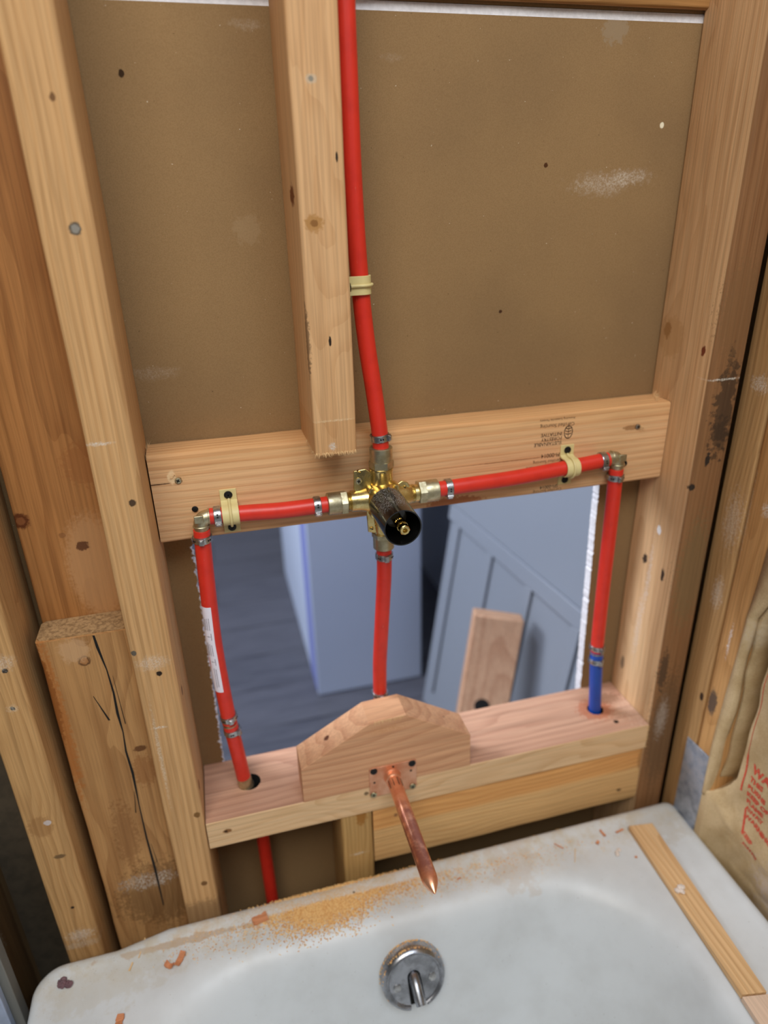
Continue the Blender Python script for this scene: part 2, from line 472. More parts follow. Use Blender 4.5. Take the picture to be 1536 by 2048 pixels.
M['header'] = wood('shaded_pine', (178, 130, 76), (140, 96, 50), 'x', 14, 50, 0.3, 0.7)
M['postC'] = wood('mildewed_pine', (120, 92, 58), (84, 62, 38), 'z', 15, 40, 0.3, 0.6, blot=1,
    spots=[kn(-.235, 0, -.44, .02, .02, .03, (130, 120, 105), k=.8, rag=1.2), kn(-.23, 0, -.41, .012, .02, .03, (90, 50, 30), k=.8, rag=1)])
M['stick'] = wood('clear_pine', (226, 188, 140), (198, 152, 102), 'y', 17, 60, 0.6, 0.3, centre=(.545, -.47), bumpk=.15)
M['stick2'] = wood('smooth_pale_pine', (224, 196, 172), (214, 184, 158), 'y', 18, 60, 0.2, 0.2, bumpk=.05)
M['twobyfour'] = wood('offcut_pine', (206, 164, 132), (176, 128, 98), 'z', 19, 22, 0.5, 0.4, centre=(.5, .3))
M['fibre'] = plain('torn_fibre', (226, 190, 138), .9)

def drywall_mat():
    s = NT('grey_brown_drywall_paper')
    n1 = s.noise(s.P, 900, 3, .7)
    n2 = s.noise(s.P, 6, 3, .5)
    col = s.mix(s.ss(n2, .35, .7), srgb((152, 122, 84)), srgb((140, 112, 78)))
    col = s.mix(s.ss(n1, .35, .68, 0, .35), col, srgb((118, 92, 60)))
    n3 = s.noise(s.P, 420, 2, .5)
    col = s.mix(s.ss(n3, .76, .80, 0, .75), col, srgb((70, 48, 30)))
    n4 = s.noise(s.vm('ADD', s.P, (3, 4, 5)), 330, 2, .5)
    col = s.mix(s.ss(n4, .775, .80, 0, .7), col, srgb((215, 200, 175)))
    for c, r, q, kk in [((.03, .089, .39), (.0025, .01, .0028), (60, 44, 30), 1), ((.40, .089, .322), (.0022, .01, .0022), (80, 50, 30), 1), ((.52, .089, .355), (.0022, .01, .0028), (236, 226, 196), 1),
                        ((.36, .089, .19), (.0018, .01, .0018), (70, 46, 30), 1), ((.15, .089, .37), (.001, .001, .001), WH, 1), ((.49, .089, .31), (.022, .01, .007), (225, 215, 200), .4),
                        ((.46, .089, .305), (.03, .01, .01), (225, 215, 200), .35), ((.018, .089, .155), (.02, .01, .006), (205, 190, 170), .25), ((.115, .089, .275), (.012, .01, .012), (176, 152, 118), .2),
                        ((.13, .089, .425), (.012, .01, .004), (205, 190, 170), .3), ((.25, .089, .405), (.01, .01, .003), (205, 190, 170), .15), ((.46, .089, .432), (.012, .01, .014), (150, 130, 104), .7)]:
        col = s.spot(col, c, r, q, kk, 1.0 if kk < 1 else .5, 240)
    s.bump(n1, .25, .0006)
    return s.end(col, .92, 0, .1)
M['kraft_board'] = drywall_mat()
M['gypsum'] = plain('gypsum_core', (232, 230, 232), .95, 0, .5, 200, 1.0, (200, 198, 200))
M['torn'] = plain('torn_paper_fringe', (196, 176, 150), .95)
M['white_wall'] = plain('painted_wall', (196, 200, 208), .8)
M['ceil'] = plain('painted_ceiling', (220, 220, 218), .9)
M['red'] = None
def pex(name, c, c2):
    s = NT(name)
    col = s.mix(s.ss(s.noise(s.P, 60, 3, .6), .4, .75, 0, .5), srgb(c), srgb(c2))
    scr = s.noise(s.vm('MULTIPLY', s.P, (1, 1, .2)), 700, 3, .7)
    col = s.mix(s.ss(scr, .68, .78, 0, .35), col, srgb((240, 170, 140)))
    s.bump(scr, .06, .0005)
    return s.end(col, .38, 0, .5)
M['red'] = pex('red_pex', (216, 50, 34), (192, 40, 28))
M['blue'] = pex('blue_pex', (20, 74, 168), (16, 62, 150))
def metal(name, c, rough, c2=None, nsc=120, bumpk=.12, spk=0):
    s = NT(name)
    n = s.noise(s.P, nsc, 4, .6)
    col = s.mix(s.ss(n, .35, .7), srgb(c), srgb(c2 or tuple(x * .75 for x in c)))
    s.bump(s.noise(s.P, nsc * 6, 3, .6), bumpk, .0004)
    rr = s.ss(n, .3, .7, rough * .8, rough * 1.35)
    return s.end(col, rr, 1.0)
M['steel'] = metal('stainless_steel', (196, 196, 196), .28)
M['brass'] = metal('yellow_brass', (226, 206, 146), .26, (206, 180, 116))
M['dullbrass'] = metal('dull_brass', (204, 196, 166), .42, (172, 162, 130))
M['goldbrass'] = metal('bright_brass', (240, 212, 140), .14)
M['chrome'] = metal('worn_chrome', (176, 178, 184), .27, (128, 130, 134), 60)
M['galv'] = metal('galvanised_steel', (186, 194, 208), .55, (140, 148, 162), 90, .2)
M['galv'].node_tree.nodes['Principled BSDF'].inputs['Metallic'].default_value = .6
M['zincscrew'] = metal('zinc_screw', (206, 198, 160), .35)
M['blacksteel'] = plain('black_phosphate', (20, 19, 20), .45, .3)
M['recess'] = plain('screw_recess', (6, 6, 7), .7)
M['dark'] = plain('dark_hole', (14, 11, 9), .9)
M['strap'] = plain('cream_nylon', (218, 202, 144), .5, 0, .5, 30, 0, (204, 186, 124))
def copper():
    s = NT('copper')
    o = s.sep()
    n = s.noise(s.P, 90, 4, .6)
    col = s.mix(s.ss(n, .35, .7), srgb((250, 186, 148)), srgb((236, 160, 122)))
    f = s.ma('MULTIPLY', s.ss(o[1], -.035, -.06), s.ss(n, .35, .6, .25, .85))
    f = s.ma('MULTIPLY', f, s.ss(o[1], -.14, -.125))
    col = s.mix(f, col, srgb((176, 116, 100)))
    sc = s.noise(s.P, 800, 3, .7)
    s.bump(sc, .12, .0003)
    return s.end(col, s.ss(n, .3, .7, .28, .42), .85)
M['copper'] = copper()
M['copperplate'] = metal('brushed_copper', (240, 184, 150), .45, (226, 162, 126), 60)
def blackplastic():
    s = NT('dusty_black_plastic')
    o = s.sep()
    n = s.noise(s.P, 1100, 4, .75)
    zt = s.ss(o[2], .030, .042)
    f = s.ma('MULTIPLY', s.ss(n, .50, .66), zt)
    f = s.ma('MULTIPLY', f, s.ss(o[1], -.034, -.020))
    col = s.mix(f, srgb((16, 15, 15)), srgb((176, 172, 166)))
    return s.end(col, s.ss(f, 0, .3, .12, .9), 0, .5)
M['blackplastic'] = blackplastic()
M['smoke'] = plain('dark_olive_plastic', (70, 64, 46), .12)
M['ink'] = NT('stamp_ink')
_s = M['ink']
_s.t.nodes.remove(_s.t.nodes['Principled BSDF'])
_s.b = _s.n('ShaderNodeBsdfPrincipled')
_s.b.inputs['Base Color'].default_value = srgb((64, 46, 32))
_s.b.inputs['Roughness'].default_value = .8
_s.put(_s.b.inputs['Alpha'], _s.ss(_s.noise(_s.P, 900, 3, .7), .32, .56, .35, .92))
_o = [n for n in _s.t.nodes if n.type == 'OUTPUT_MATERIAL'][0]
_s.t.links.new(_s.b.outputs[0], _o.inputs[0])
M['ink'] = _s.m
M['sticker'] = plain('white_label_film', (236, 232, 244), .4)
M['print'] = plain('black_print', (60, 58, 76), .6)
def redprint():
    s = NT('red_print')
    f = s.ss(s.noise(s.P, 500, 3, .7),   .46, .62, 0, .5)
    return s.end(s.mix(f, srgb((206, 62, 42)), srgb((190, 150, 110))), .7)
M['redprint'] = redprint()
def kraft():
    s = NT('kraft_paper')
    n = s.noise(s.P, 30, 4, .6)
    col = s.mix(s.ss(n, .35, .7), srgb((204, 180, 140)), srgb((186, 160, 118)))
    col = s.mix(s.ss(s.noise(s.P, 700, 3, .7), .4, .7, 0, .35), col, srgb((150, 120, 82)))
    col = s.spot(col, (.6, -.19, -.44), (.03, .05, .05), (206, 196, 200), .7, 1.2, 140)
    col = s.spot(col, (.6, -.09, -.14), (.03, .03, .02), (214, 200, 176), .7, .8, 140)
    s.bump(s.noise(s.P, 120, 4, .6), .3, .002)
    return s.end(col, .8, 0, .25)
M['kraft'] = kraft()
def tubmat():
    s = NT('old_white_enamel')
    o = s.sep()
    n = s.noise(s.P, 14, 4, .6)
    col = s.mix(s.ss(n, .35, .7), srgb((212, 217, 220)), srgb((202, 206, 208)))
    # grime on the wall-side ledge
    fy = s.ss(o[1], -.085, -.03)
    fz = s.ss(o[2], -.46, -.45)
    g = s.ma('MULTIPLY', s.ma('MULTIPLY', fy, fz), s.ss(s.noise(s.P, 55, 5, .7), .38, .72, .12, .9))
    col = s.mix(s.ma('MULTIPLY', g, .6), col, srgb((192, 172, 132)))
    sp = s.ma('MULTIPLY', s.ma('MULTIPLY', fy, fz), s.ss(s.noise(s.P, 650, 3, .6), .66, .72))
    col = s.mix(sp, col, srgb((120, 92, 60)))
    for c, r, q, kk, rg in [((-.03, -.032, -.447), (.09, .004, .02), (176, 138, 92), .55, 1.6), ((-.12, -.05, -.447), (.07, .03, .02), (188, 180, 160), .3, 1.2), ((.115, -.026, -.447), (.055, .018, .02), (214, 164, 98), .75, 1.0), ((.07, -.022, -.447), (.10, .012, .02), (210, 164, 100), .6, 1.4),
                        ((.20, -.03, -.447), (.09, .018, .02), (206, 166, 110), .55, 1.5), ((.35, -.04, -.447), (.03, .035, .02), (190, 170, 148), .3, 1.6), ((.56, -.03, -.447), (.05, .04, .02), (186, 180, 168), .4, 1.2)]:
        col = s.spot(col, c, r, q, kk, rg, 60)
    col = s.mix(s.ss(s.noise(s.vm('ADD', s.P, (1, 2, 3)), 420, 2, .5), .73, .77, 0, .6), col, srgb((140, 130, 115)))
    s.b.inputs['Coat Weight'].default_value = .12
    s.b.inputs['Coat Roughness'].default_value = .35
    return s.end(col, s.ma('ADD', .42, s.ma('MULTIPLY', g, .5)), 0, .5)
M['tub'] = tubmat()
M['sawdustA'] = plain('sawdust_light', (236, 196, 132), .95)
M['sawdustB'] = plain('sawdust_orange', (216, 160, 96), .95)
M['chip'] = wood('red_wood_chip', (214, 146, 104), (190, 116, 78), 'x', 21, 300, .4, .4)
M['paintchip'] = plain('purple_paint_flake', (120, 90, 96), .7, 0, .6, 200)
M['plaster'] = plain('plaster_crumb', (240, 226, 214), .95, 0, .4, 300, .8)
def floormat():
    s = NT('dark_vinyl_planks')
    o = s.sep()
    x = s.n('ShaderNodeTexBrick')
    x.inputs['Scale'].default_value = 1
    x.inputs['Brick Width'].default_value = .9
    x.inputs['Row Height'].default_value = .15
    x.inputs['Mortar Size'].default_value = .003
    x.inputs['Color1'].default_value = srgb((84, 84, 92))
    x.inputs['Color2'].default_value = srgb((66, 67, 76))
    x.inputs['Mortar'].default_value = srgb((40, 40, 46))
    s.put(x.inputs['Vector'], s.P)
    n = s.noise(s.vm('MULTIPLY', s.P, (3, 30, 1)), 3, 3, .6)
    col = s.mix(s.ss(n, .3, .7, 0, .5), x.outputs[0], srgb((100, 100, 108)))
    return s.end(col, .45)
M['floor'] = floormat()
M['cab'] = plain('blue_white_laminate', (190, 200, 220), .55)
M['cabblue'] = plain('violet_blue_film', (128, 136, 196), .5)
M['door'] = plain('grey_painted_door', (132, 137, 146), .55)
M['concrete'] = plain('pale_blue_board', (176, 190, 214), .8, 0, .5, 60, 0, (150, 160, 180))
M['edgeboard'] = plain('grey_board_core', (120, 120, 114), .9)
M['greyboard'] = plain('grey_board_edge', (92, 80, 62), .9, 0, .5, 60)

# ------------------------------------------------------------------ setting
def sbox(name, a, b, mat, bevel=0):
    mb = MB()
    mb.box(a, b)
    return struct(mb.build(name, mat, bevel=bevel))
sbox('floor', (-1.8, -2.6, -.90), (2.4, 3.4, -.85), M['floor'])
sbox('ceiling', (-1.8, .1016, 1.60), (2.4, 3.4, 1.65), M['ceil'])
sbox('wall_rear', (-1.8, 3.3, -.85), (.70, 3.4, 1.6), M['white_wall'])
sbox('wall_left', (-1.8, .1016, -.85), (-1.72, 3.3, 1.6), M['white_wall'])
sbox('wall_right', (.70, -2.0, -.85), (.72, 3.4, 1.6), M['white_wall'])

# framed wall: one drywall sheet seen from behind, with the ragged access hole
def drywall_sheet():
    y0, y1 = .0892, .1019
    rnd = random.Random(3)
    X0, X1, Z0, Z1 = -1.7, .70, -.85, .4375
    hz0, hz1 = -.347, .012
    N = 150
    L, Rr = [], []
    for i in range(N + 1):
        z = hz1 + (hz0 - hz1) * i / N
        t = i / N
        L.append((.0276 - .0044 * t + rnd.uniform(-.0014, .0011) - (0.0022 if rnd.random() < .12 else 0), z))
        Rr.append((.4955 + .0075 * t + rnd.uniform(-.0003, .0004) + (0.0008 if rnd.random() < .06 else 0), z))
    mb = MB()
    def slab(poly, mi_front=0):
        n = len(poly)
        fr = [V((x, y0, z)) for x, z in poly]
        bk = [V((x, y1, z)) for x, z in poly]
        mb.cur = 0
        mb.add(fr, [list(range(n))])
        mb.cur = 1
        mb.add(bk, [list(range(n))[::-1]])
        mb.cur = 2
        mb.add(fr + bk, [(i, n + i, n + (i + 1) % n, (i + 1) % n) for i in range(n)])
    # strips left and right of the hole made of quads so concave outlines stay exact
    for i in range(N):
        (xa, za), (xb, zb) = L[i], L[i + 1]
        for yy, mi in ((y0, 0), (y1, 1)):
            mb.cur = mi
            mb.add([(X0, yy, za), (xa, yy, za), (xb, yy, zb), (X0, yy, zb)], [(0, 1, 2, 3)])
        mb.cur = 2
        mb.add([(xa, y0, za), (xa + rnd.uniform(0, .0008), y1, za), (xb + rnd.uniform(0, .0008), y1, zb), (xb, y0, zb)], [(0, 1, 2, 3)])
        (xa, za), (xb, zb) = Rr[i], Rr[i + 1]
        for yy, mi in ((y0, 0), (y1, 1)):
            mb.cur = mi
            mb.add([(X1, yy, za), (xa, yy, za), (xb, yy, zb), (X1, yy, zb)], [(0, 1, 2, 3)])
        mb.cur = 2
        mb.add([(xa, y0, za), (xa - .0002, y1, za), (xb - .0002, y1, zb), (xb, y0, zb)], [(0, 1, 2, 3)])
    slab([(X0, hz1), (X1, hz1), (X1, Z1), (X0, Z1)])
    slab([(X0, Z0), (X1, Z0), (X1, hz0), (X0, hz0)])
    # tapered white edge at the sheet joint
    mb.cur = 2
    mb.prism([(X0, y0, Z1), (X0, y1, Z1), (X0, y1, .4448), (X0, y0 + .0008, .4445)], (X1 - X0, 0, 0))
    o = mb.build('wall_back', [M['kraft_board'], M['white_wall'], M['gypsum']], smooth=False)
    struct(o)
    # ragged paper left along the cut
    pm = MB()
    for side, arr in (('l', L), ('r', Rr)):
        for i in range(2, N - 2):
            if rnd.random() < (.6 if side == 'l' else .3):
                x, z = arr[i]
                d = rnd.uniform(.0004, .0018) * (1 if side == 'l' else -.6)
                w = rnd.uniform(.0008, .0022)
                pm.add([(x, y0 - .0002, z + w), (x, y0 - .0002, z - w), (x + d, y0 - rnd.uniform(.0003, .002), z + rnd.uniform(-w, w))], [(0, 1, 2)])
    p = pm.build('trim_1', M['torn'], smooth=False)
    p.modifiers.new('t', 'SOLIDIFY').thickness = .0003
    struct(p)
drywall_sheet()
sbox('wall_upper', (-1.7, .0895, .4449), (.70, .1022, 1.6), M['kraft_board'])

# ------------------------------------------------------------------ lumber things
def board(name, axis, a, b, mat, label, cat='stud', seed=1, r=.003, wob=.0004, group=None):
    mb = MB()
    lumber(mb, axis, a, b, r, wob, seed=seed)
    return tag(mb.build(name, mat), label, cat, group)
board('wall_stud', 'z', (-.0381, 0, -.85), (0, T, 1.59), M['studA'], 'aged pine stud left of the red plumbing, running full height with white scuffs', seed=1, r=.004, wob=.0006)
board('wall_stud', 'z', (-.170, 0, -.85), (-.132, T, 1.59), M['studB'], 'weathered pine stud at far left, standing behind the tub corner with white paint dabs', seed=2, r=.004, wob=.0006)
cs = board('wall_stud', 'z', (.1487, 0, T + .0005), (.1868, T, 1.59), M['studC'], 'cut off centre stud hanging down to the upper blocking beside the red riser pipe', seed=3, r=.0032, wob=.0003)
board('wall_stud', 'z', (W, 0, -.85), (.587, T, 1.59), M['studR'], 'dark stained corner stud at the right end of the blocking', seed=4, r=.003, wob=.0005)
board('cripple_stud', 'z', (.1486, .002, -.85), (.1862, T, -.3548), M['stub'], 'short yellowed stud stub under the lower blocking, left of the fir board', seed=5)
board('side_stud', 'z', (.593, -.034, -.85), (.682, .004, 1.59), M['sideA'], 'narrow paint-spotted stud of the side wall, nearest the corner gap', seed=6, r=.002)
board('side_stud', 'z', (.5935, -.0722, -.85), (.682, -.0345, 1.59), M['sideB'], 'golden brown side wall stud next to the brown paper insulation', seed=7, r=.005)
board('header_board', 'x', (.0005, .081, .4466), (W - .0005, .0888, .58), M['header'], 'brown wood board across the top edge above the white drywall joint', 'board', seed=8)
ub = board('blocking', 'x', (.0015, T - B, 0), (W - .0008, T, T), M['blockU'], 'upper fir blocking that carries the brass valve, with black ink grade stamps', 'blocking', seed=9, r=.0035)
fray((.0018, .0508, .083), (.0018, .083, T), (.1, -.15, 1), .5, 40, .009, M['fibre'], ub, 1)
fray((W - .016, T - B + .004, T), (W - .002, T - .006, T), (.4, -.3, 1), .6, 70, .010, M['fibre'], ub, 2)
fray((.149, .0, T + .002), (.186, .0, T + .002), (0, -.5, -1), .5, 110, .0045, M['fibre'], cs, 3)
fray((.149, .0, T + .002), (.149, .05, T + .002), (-.4, 0, -1), .5, 60, .004, M['fibre'], cs, 4)

# lower blocking with two bored holes
def lower_block():
    z1, z0 = -.3162, -.3543
    holes = [(.052, .0475, .0125), (.4989, .045, .0105)]
    mb = MB()
    # front band (pale face) and the bored top
    import mathutils
    x0, x1, y0, y1 = .001, W - .0008, 0.0, T
    outer = [V((x0, y0 + .0006, 0)), V((x1, y0 + .0006, 0)), V((x1, y1, 0)), V((x0, y1, 0))]
    loops = [outer]
    rnd = random.Random(5)
    for hx, hy, hr in holes:
        loops.append([V((hx + math.cos(a * math.pi / 16) * hr * (1 + rnd.uniform(-.03, .03)), hy + math.sin(a * math.pi / 16) * hr, 0)) for a in range(32)])
    tri = mathutils.geometry.tessellate_polygon(loops)
    flat = [p for l in loops for p in l]
    mb.cur = 0
    mb.add([V((p.x, p.y, z1)) for p in flat], [list(t) for t in tri])
    mb.add([V((p.x, p.y, z0)) for p in flat], [list(t)[::-1] for t in tri])
    mb.cur = 2
    for l in loops[1:]:
        mb.loft([[V((p.x, p.y, z1)) for p in l], [V((p.x, p.y, z0)) for p in l]])
    mb.cur = 0
    mb.add([(x0, y0, z0), (x0, y1, z0), (x0, y1, z1), (x0, y0, z1), (x1, y0, z0), (x1, y1, z0), (x1, y1, z1), (x1, y0, z1)], [(0, 1, 2, 3), (4, 5, 6, 7), (1, 5, 6, 2)])
    mb.cur = 1
    n = 30
    for i in range(n):
        a, b = x0 + (x1 - x0) * i / n, x0 + (x1 - x0) * (i + 1) / n
        mb.add([(a, y0 + .0006, z1), (b, y0 + .0006, z1), (b, y0, z1 - .0008), (a, y0, z1 - .0008), (b, y0, z0 + .001), (a, y0, z0 + .001), (b, y0 + .0006, z0), (a, y0 + .0006, z0)],
               [(0, 1, 2, 3), (3, 2, 4, 5), (5, 4, 6, 7)])
    o = mb.build('blocking', [M['blockL'], M['blockLf'], M['dark']], smooth=False)
    tag(o, 'lower fir blocking lying flat above the tub, bored through for red and blue pipes', 'blocking')
    fray((W - .0012, 0, z0 + .001), (W - .0012, 0, z1), (1, -1, .2), .5, 60, .0025, M['fibre'], o, 6)
    return o
lb = lower_block()
board('fir_board', 'x', (.1874, .003, -.4430), (W - .001, .041, -.3550), M['boardL'], 'orange-tinged fir board on edge under the lower blocking, just behind the tub', 'board', seed=10, r=.0025)

# notched backer block with chamfered corners
mb = MB()
prof = [(.1083, -.3160), (.1086, -.2682), (.1866, -.2238), (.2287, -.2218), (.3058, -.2695), (.3068, -.3160)]
mb.prism([(x, -.0006, z) for x, z in prof], (0, .0381, 0))
backer = tag(mb.build('backer_block', M['backer'], bevel=.0006, smooth=False), 'wooden backer block with two chamfered top corners, behind the copper stub', 'block')
fray((.190, -.0004, -.2236), (.226, -.0004, -.2222), (0, -.3, -1), .3, 90, .0035, M['fibre'], backer, 8)

# left bay boards
board('back_panel', 'z', (-.1215, .060, -.85), (-.0386, .0885, 1.0), M['panelL'], 'orange-brown board at the back of the left stud bay with a pale worn patch', 'board', seed=11, r=.002)
mb = MB()
lumber(mb, 'z', (-.1215, .022, -.85), (-.0390, .0595, -.071), .004, .0006, seed=12)
mb.cur = 1
rnd = random.Random(9)
pts = [(-.1215 + .004, .0225 + .003), (-.043, .0225 + .002), (-.040, .03), (-.040, .056), (-.0405, .0590), (-.117, .0590), (-.1208, .055), (-.1208, .03)]
mb.prism([(x, y, -.0712) for x, y in pts], (0, 0, .0012))
pk = tag(mb.build('cracked_plank', [M['plankL'], M['endgrain']]), 'split old plank with rough sawn top, standing in the left stud bay', 'plank')
cr = MB()
cp = [(-.0700, -.0715), (-.0690, -.085), (-.0655, -.112), (-.0642, -.140), (-.0650, -.165), (-.0640, -.19), (-.0655, -.215), (-.0640, -.245), (-.0650, -.29), (-.0652, -.34), (-.0640, -.39), (-.0640, -.45)]
for i in range(len(cp) - 1):
    (xa, za), (xb, zb) = cp[i], cp[i + 1]
    wa = .0009 + .0004 * math.sin(i * 2.1)
    wb = .0009 + .0004 * math.sin((i + 1) * 2.1)
    cr.hexa([(xa - wa, .0216, za), (xa + wa, .0216, za), (xa + wa, .024, za), (xa - wa, .024, za), (xb - wb, .0216, zb), (xb + wb, .0216, zb), (xb + wb, .024, zb), (xb - wb, .024, zb)])
for (xa, za, xb, zb, w) in [(-.083, -.14, -.074, -.172, .0009), (-.0615, -.12, -.0600, -.18, .0004), (-.0665, -.27, -.0700, -.30, .0005), (-.062, -.35, -.060, -.38, .0004)]:
    cr.hexa([(xa - w * .3, .0217, za), (xa + w * .3, .0217, za), (xa, .024, za), (xa - w, .024, za), (xb - w, .0217, zb), (xb + w, .0217, zb), (xb + w, .024, zb), (xb - w, .024, zb)])
cr.build('crack', M['dark'], pk, label='long dark split')
# far left
board('corner_post', 'z', (-.262, -.02, -.85), (-.2335, .06, 1.2), M['postC'], 'dark mildewed post at the lower left picture edge', 'post', seed=14)
mb = MB()
mb.box((-.2325, .066, -.85), (-.1705, .0885, 1.0))
tag(mb.build('filler_board', M['greyboard']), 'grey-brown shaded board between the far left stud and the mildewed post', 'board')
mb = MB()
mb.box((-.330, -.047, -.85), (-.2083, -.032, -.22))
pb = tag(mb.build('leaning_board', M['edgeboard'], bevel=.001), 'pale blue faced board with a grey edge at the bottom left corner beside the tub', 'board')
mb = MB()
mb.box((-.330, -.056, -.85), (-.2165, -.0472, -.22))
mb.build('face_panel', M['concrete'], pb, bevel=.001, label='pale blue face')

# stamp on upper blocking (upside down, as the board was turned)
yf = T - B
def stamp(body, size, x, z, bold=0.0, slope=0.0):
    # x,z = right end, top in photo; text runs toward -x, upside down
    text('grade_stamp', body, size, M['ink'], (x, yf - .0001, z), (-1, 0, slope), (0, 0, -1), ub, .0003, bold=bold)
stamp('Certified Sourcing', .0054, .4330, .0780)
stamp('Promoting Sustainable Forestry', .0032, .4330, .0840)
stamp('SUSTAINABLE', .0052, .4195, .0585, .00008)
stamp('FORESTRY', .0052, .4195, .0635, .00008)
stamp('INITIATIVE', .0052, .4195, .0685, .00008)
stamp('SFI-00014', .0062, .4215, .0455, .0001)
stamp('Certified Sourcing', .0046, .4215, .0385)
stamp('Promoting Sustainable', .0046, .4215, .0330, .0001)
stamp('SFI-00014', .0054, .4195, .0090, .0001)
stamp('Certified Sourcing', .0046, .4240, .0045)
lg = MB()
# leaf-in-oval mark
def ringpts(cx, cz, rx, rz, n=28):
    return [(cx + rx * math.cos(2 * math.pi * i / n), cz + rz * math.sin(2 * math.pi * i / n)) for i in range(n)]
o1, o2 = ringpts(.4265, .0675, .0052, .0075), ringpts(.4265, .0675, .0042, .0063)
n = 28
lg.add([(x, yf - .0004, z) for x, z in o1 + o2], [(i, (i + 1) % n, n + (i + 1) % n, n + i) for i in range(n)])
for sx in (-1, 1):
    for dz in (-.003, 0, .003):
        lg.add([(.4265, yf - .0004, .0675 + dz), (.4265 + sx * .0035, yf - .0004, .0685 + dz), (.4265 + sx * .0035, yf - .0004, .0695 + dz), (.4265, yf - .0004, .0685 + dz)], [(0, 1, 2, 3)])
lg.add([(.4262, yf - .0004, .0600), (.4268, yf - .0004, .0600), (.4268, yf - .0004, .0765), (.4262, yf - .0004, .0765)], [(0, 1, 2, 3)])
lg.build('stamp_mark', M['ink'], ub, smooth=False)

# ------------------------------------------------------------------ screws
def screw(parent, c, nrm, r=.0037, mat='blacksteel', phase=.3, name='screw', rec='recess', label=None):
    x, y, z = frame(nrm)
    c = V(c)
    mb = MB()
    mb.lathe(c, z, [(-.003, r * .4), (0, r * .85), (.0004, r), (.0010, r * .92), (.0014, r * .55)], 24)
    mb.cur = 1
    u = x * math.cos(phase) + y * math.sin(phase)
    v = z.cross(u)
    for a, b in ((u, v), (v, u)):
        mb.obox(c + z * .00120, (a, b, z), (r * .55, r * .15, .0003))
    return mb.build(name, [M[mat], M[rec]], parent, label=label)

screw(ub, (.026, yf - .0002, .0624), (0, -1, 0), .0030, 'dullbrass')
screw(ub, (.5103, yf - .0002, .0648), (0, -1, 0), .0028, 'steel')
screw(ub, (.4995, yf - .0002, .0235), (0, -1, 0), .0032, 'blacksteel', label='black screw')
screw(ub, (.0372, yf - .0002, .0320), (0, -1, 0), .0030, 'blacksteel', label='black screw')
fray((.020, yf, .064), (.024, yf, .068), (-.5, -1, .5), .4, 12, .006, M['fibre'], ub, 21)
fray((.512, yf, .063), (.514, yf, .065), (1, -1, -.6), .5, 16, .008, M['fibre'], ub, 22)

# ------------------------------------------------------------------ pipes
def catmull(pts, n=10):
    pts = [V(p) for p in pts]
    P = [pts[0] * 2 - pts[1]] + pts + [pts[-1] * 2 - pts[-2]]
    out = []
    for i in range(1, len(P) - 2):
        for j in range(n):
            t = j / n
            a, b, c, d = P[i - 1:i + 3]
            out.append(0.5 * ((2 * b) + (c - a) * t + (2 * a - 5 * b + 4 * c - d) * t * t + (3 * b - a - 3 * c + d) * t ** 3))
    out.append(pts[-1])
    return out
PR = .0079
def pipe(pts, mat, label, name='pex_pipe', r=PR):
    mb = MB()
    mb.tube(catmull(pts), r, 28)
    return tag(mb.build(name, mat), label, 'pipe')
top_pipe = pipe([(.2172, .034, .0790), (.2160, .034, .098), (.2120, .034, .135), (.2065, .034, .180), (.2025, .033, .228), (.1992, .031, .30), (.1982, .030, .40), (.1982, .030, .70), (.1982, .030, 1.58)],
     M['red'], 'long red pipe rising from the valve up beside the centre stud')
left_arm = pipe([(.1630, .034, .0268), (.12, .037, .0252), (.085, .0400, .0258), (.0500, .0405, .0268)], M['red'], 'short horizontal red pipe between the left elbow and the valve')
right_arm = pipe([(.2740, .034, .0278), (.315, .035, .0284), (.36, .0375, .0284), (.41, .0402, .0304), (.4710, .040, .0352)], M['red'], 'horizontal red pipe from the valve to the right elbow, above the pale room')
left_down = pipe([(.0408, .041, .0140), (.0387, .041, -.035), (.0368, .041, -.11), (.0380, .041, -.17), (.0400, .041, -.2185)], M['red'], 'left vertical red pipe with a white warning label')
left_low = pipe([(.0402, .041, -.2200), (.0436, .043, -.2662), (.0462, .0445, -.3040)], M['red'], 'short dusty red pipe piece entering the bored hole of the lower blocking')
right_down = pipe([(.4835, .041, .0225), (.4848, .041, -.045), (.4854, .041, -.11), (.4869, .0415, -.18), (.4882, .042, -.2190)], M['red'], 'right vertical red pipe dropping from the elbow to the blue pipe')
blue = pipe([(.4884, .042, -.2200), (.4900, .042, -.24), (.4985, .0455, -.316), (.5000, .0465, -.345), (.501, .047, -.385)], M['blue'], 'blue cold water pipe standing in the right bored hole of the lower blocking', r=.0078)
centre_down = pipe([(.2175, .034, -.0260), (.2175, .036, -.06), (.2145, .040, -.12), (.2120, .046, -.18), (.2122, .0515, -.2280), (.2126, .053, -.2345)], M['red'], 'centre vertical red pipe hanging from the valve down behind the backer block')
centre_low = pipe([(.2127, .0532, -.2352), (.2150, .060, -.28), (.2150, .062, -.3158)], M['red'], 'tiny red pipe end behind the top of the backer block')
low_pipe = pipe([(.0570, .056, -.3580), (.0580, .062, -.40), (.0620, .07, -.84)], M['red'], 'red pipe in shadow below the lower blocking, seen behind the tub edge')
mb = MB()
mb.tube(catmull([(.0462, .0445, -.3030), (.0470, .0448, -.312), (.0485, .0455, -.3240)]), [.0082] * 21, 24)
mb.lathe((.0474, .045, -.3150), (.08, .03, -1), [(0, .0086), (.0015, .0092), (.003, .0092), (.0045, .0086)], 24, False)
tag(mb.build('pipe_coupling', M['dullbrass']), 'dull brown coupling sunk in the left bored hole', 'pipe fitting')

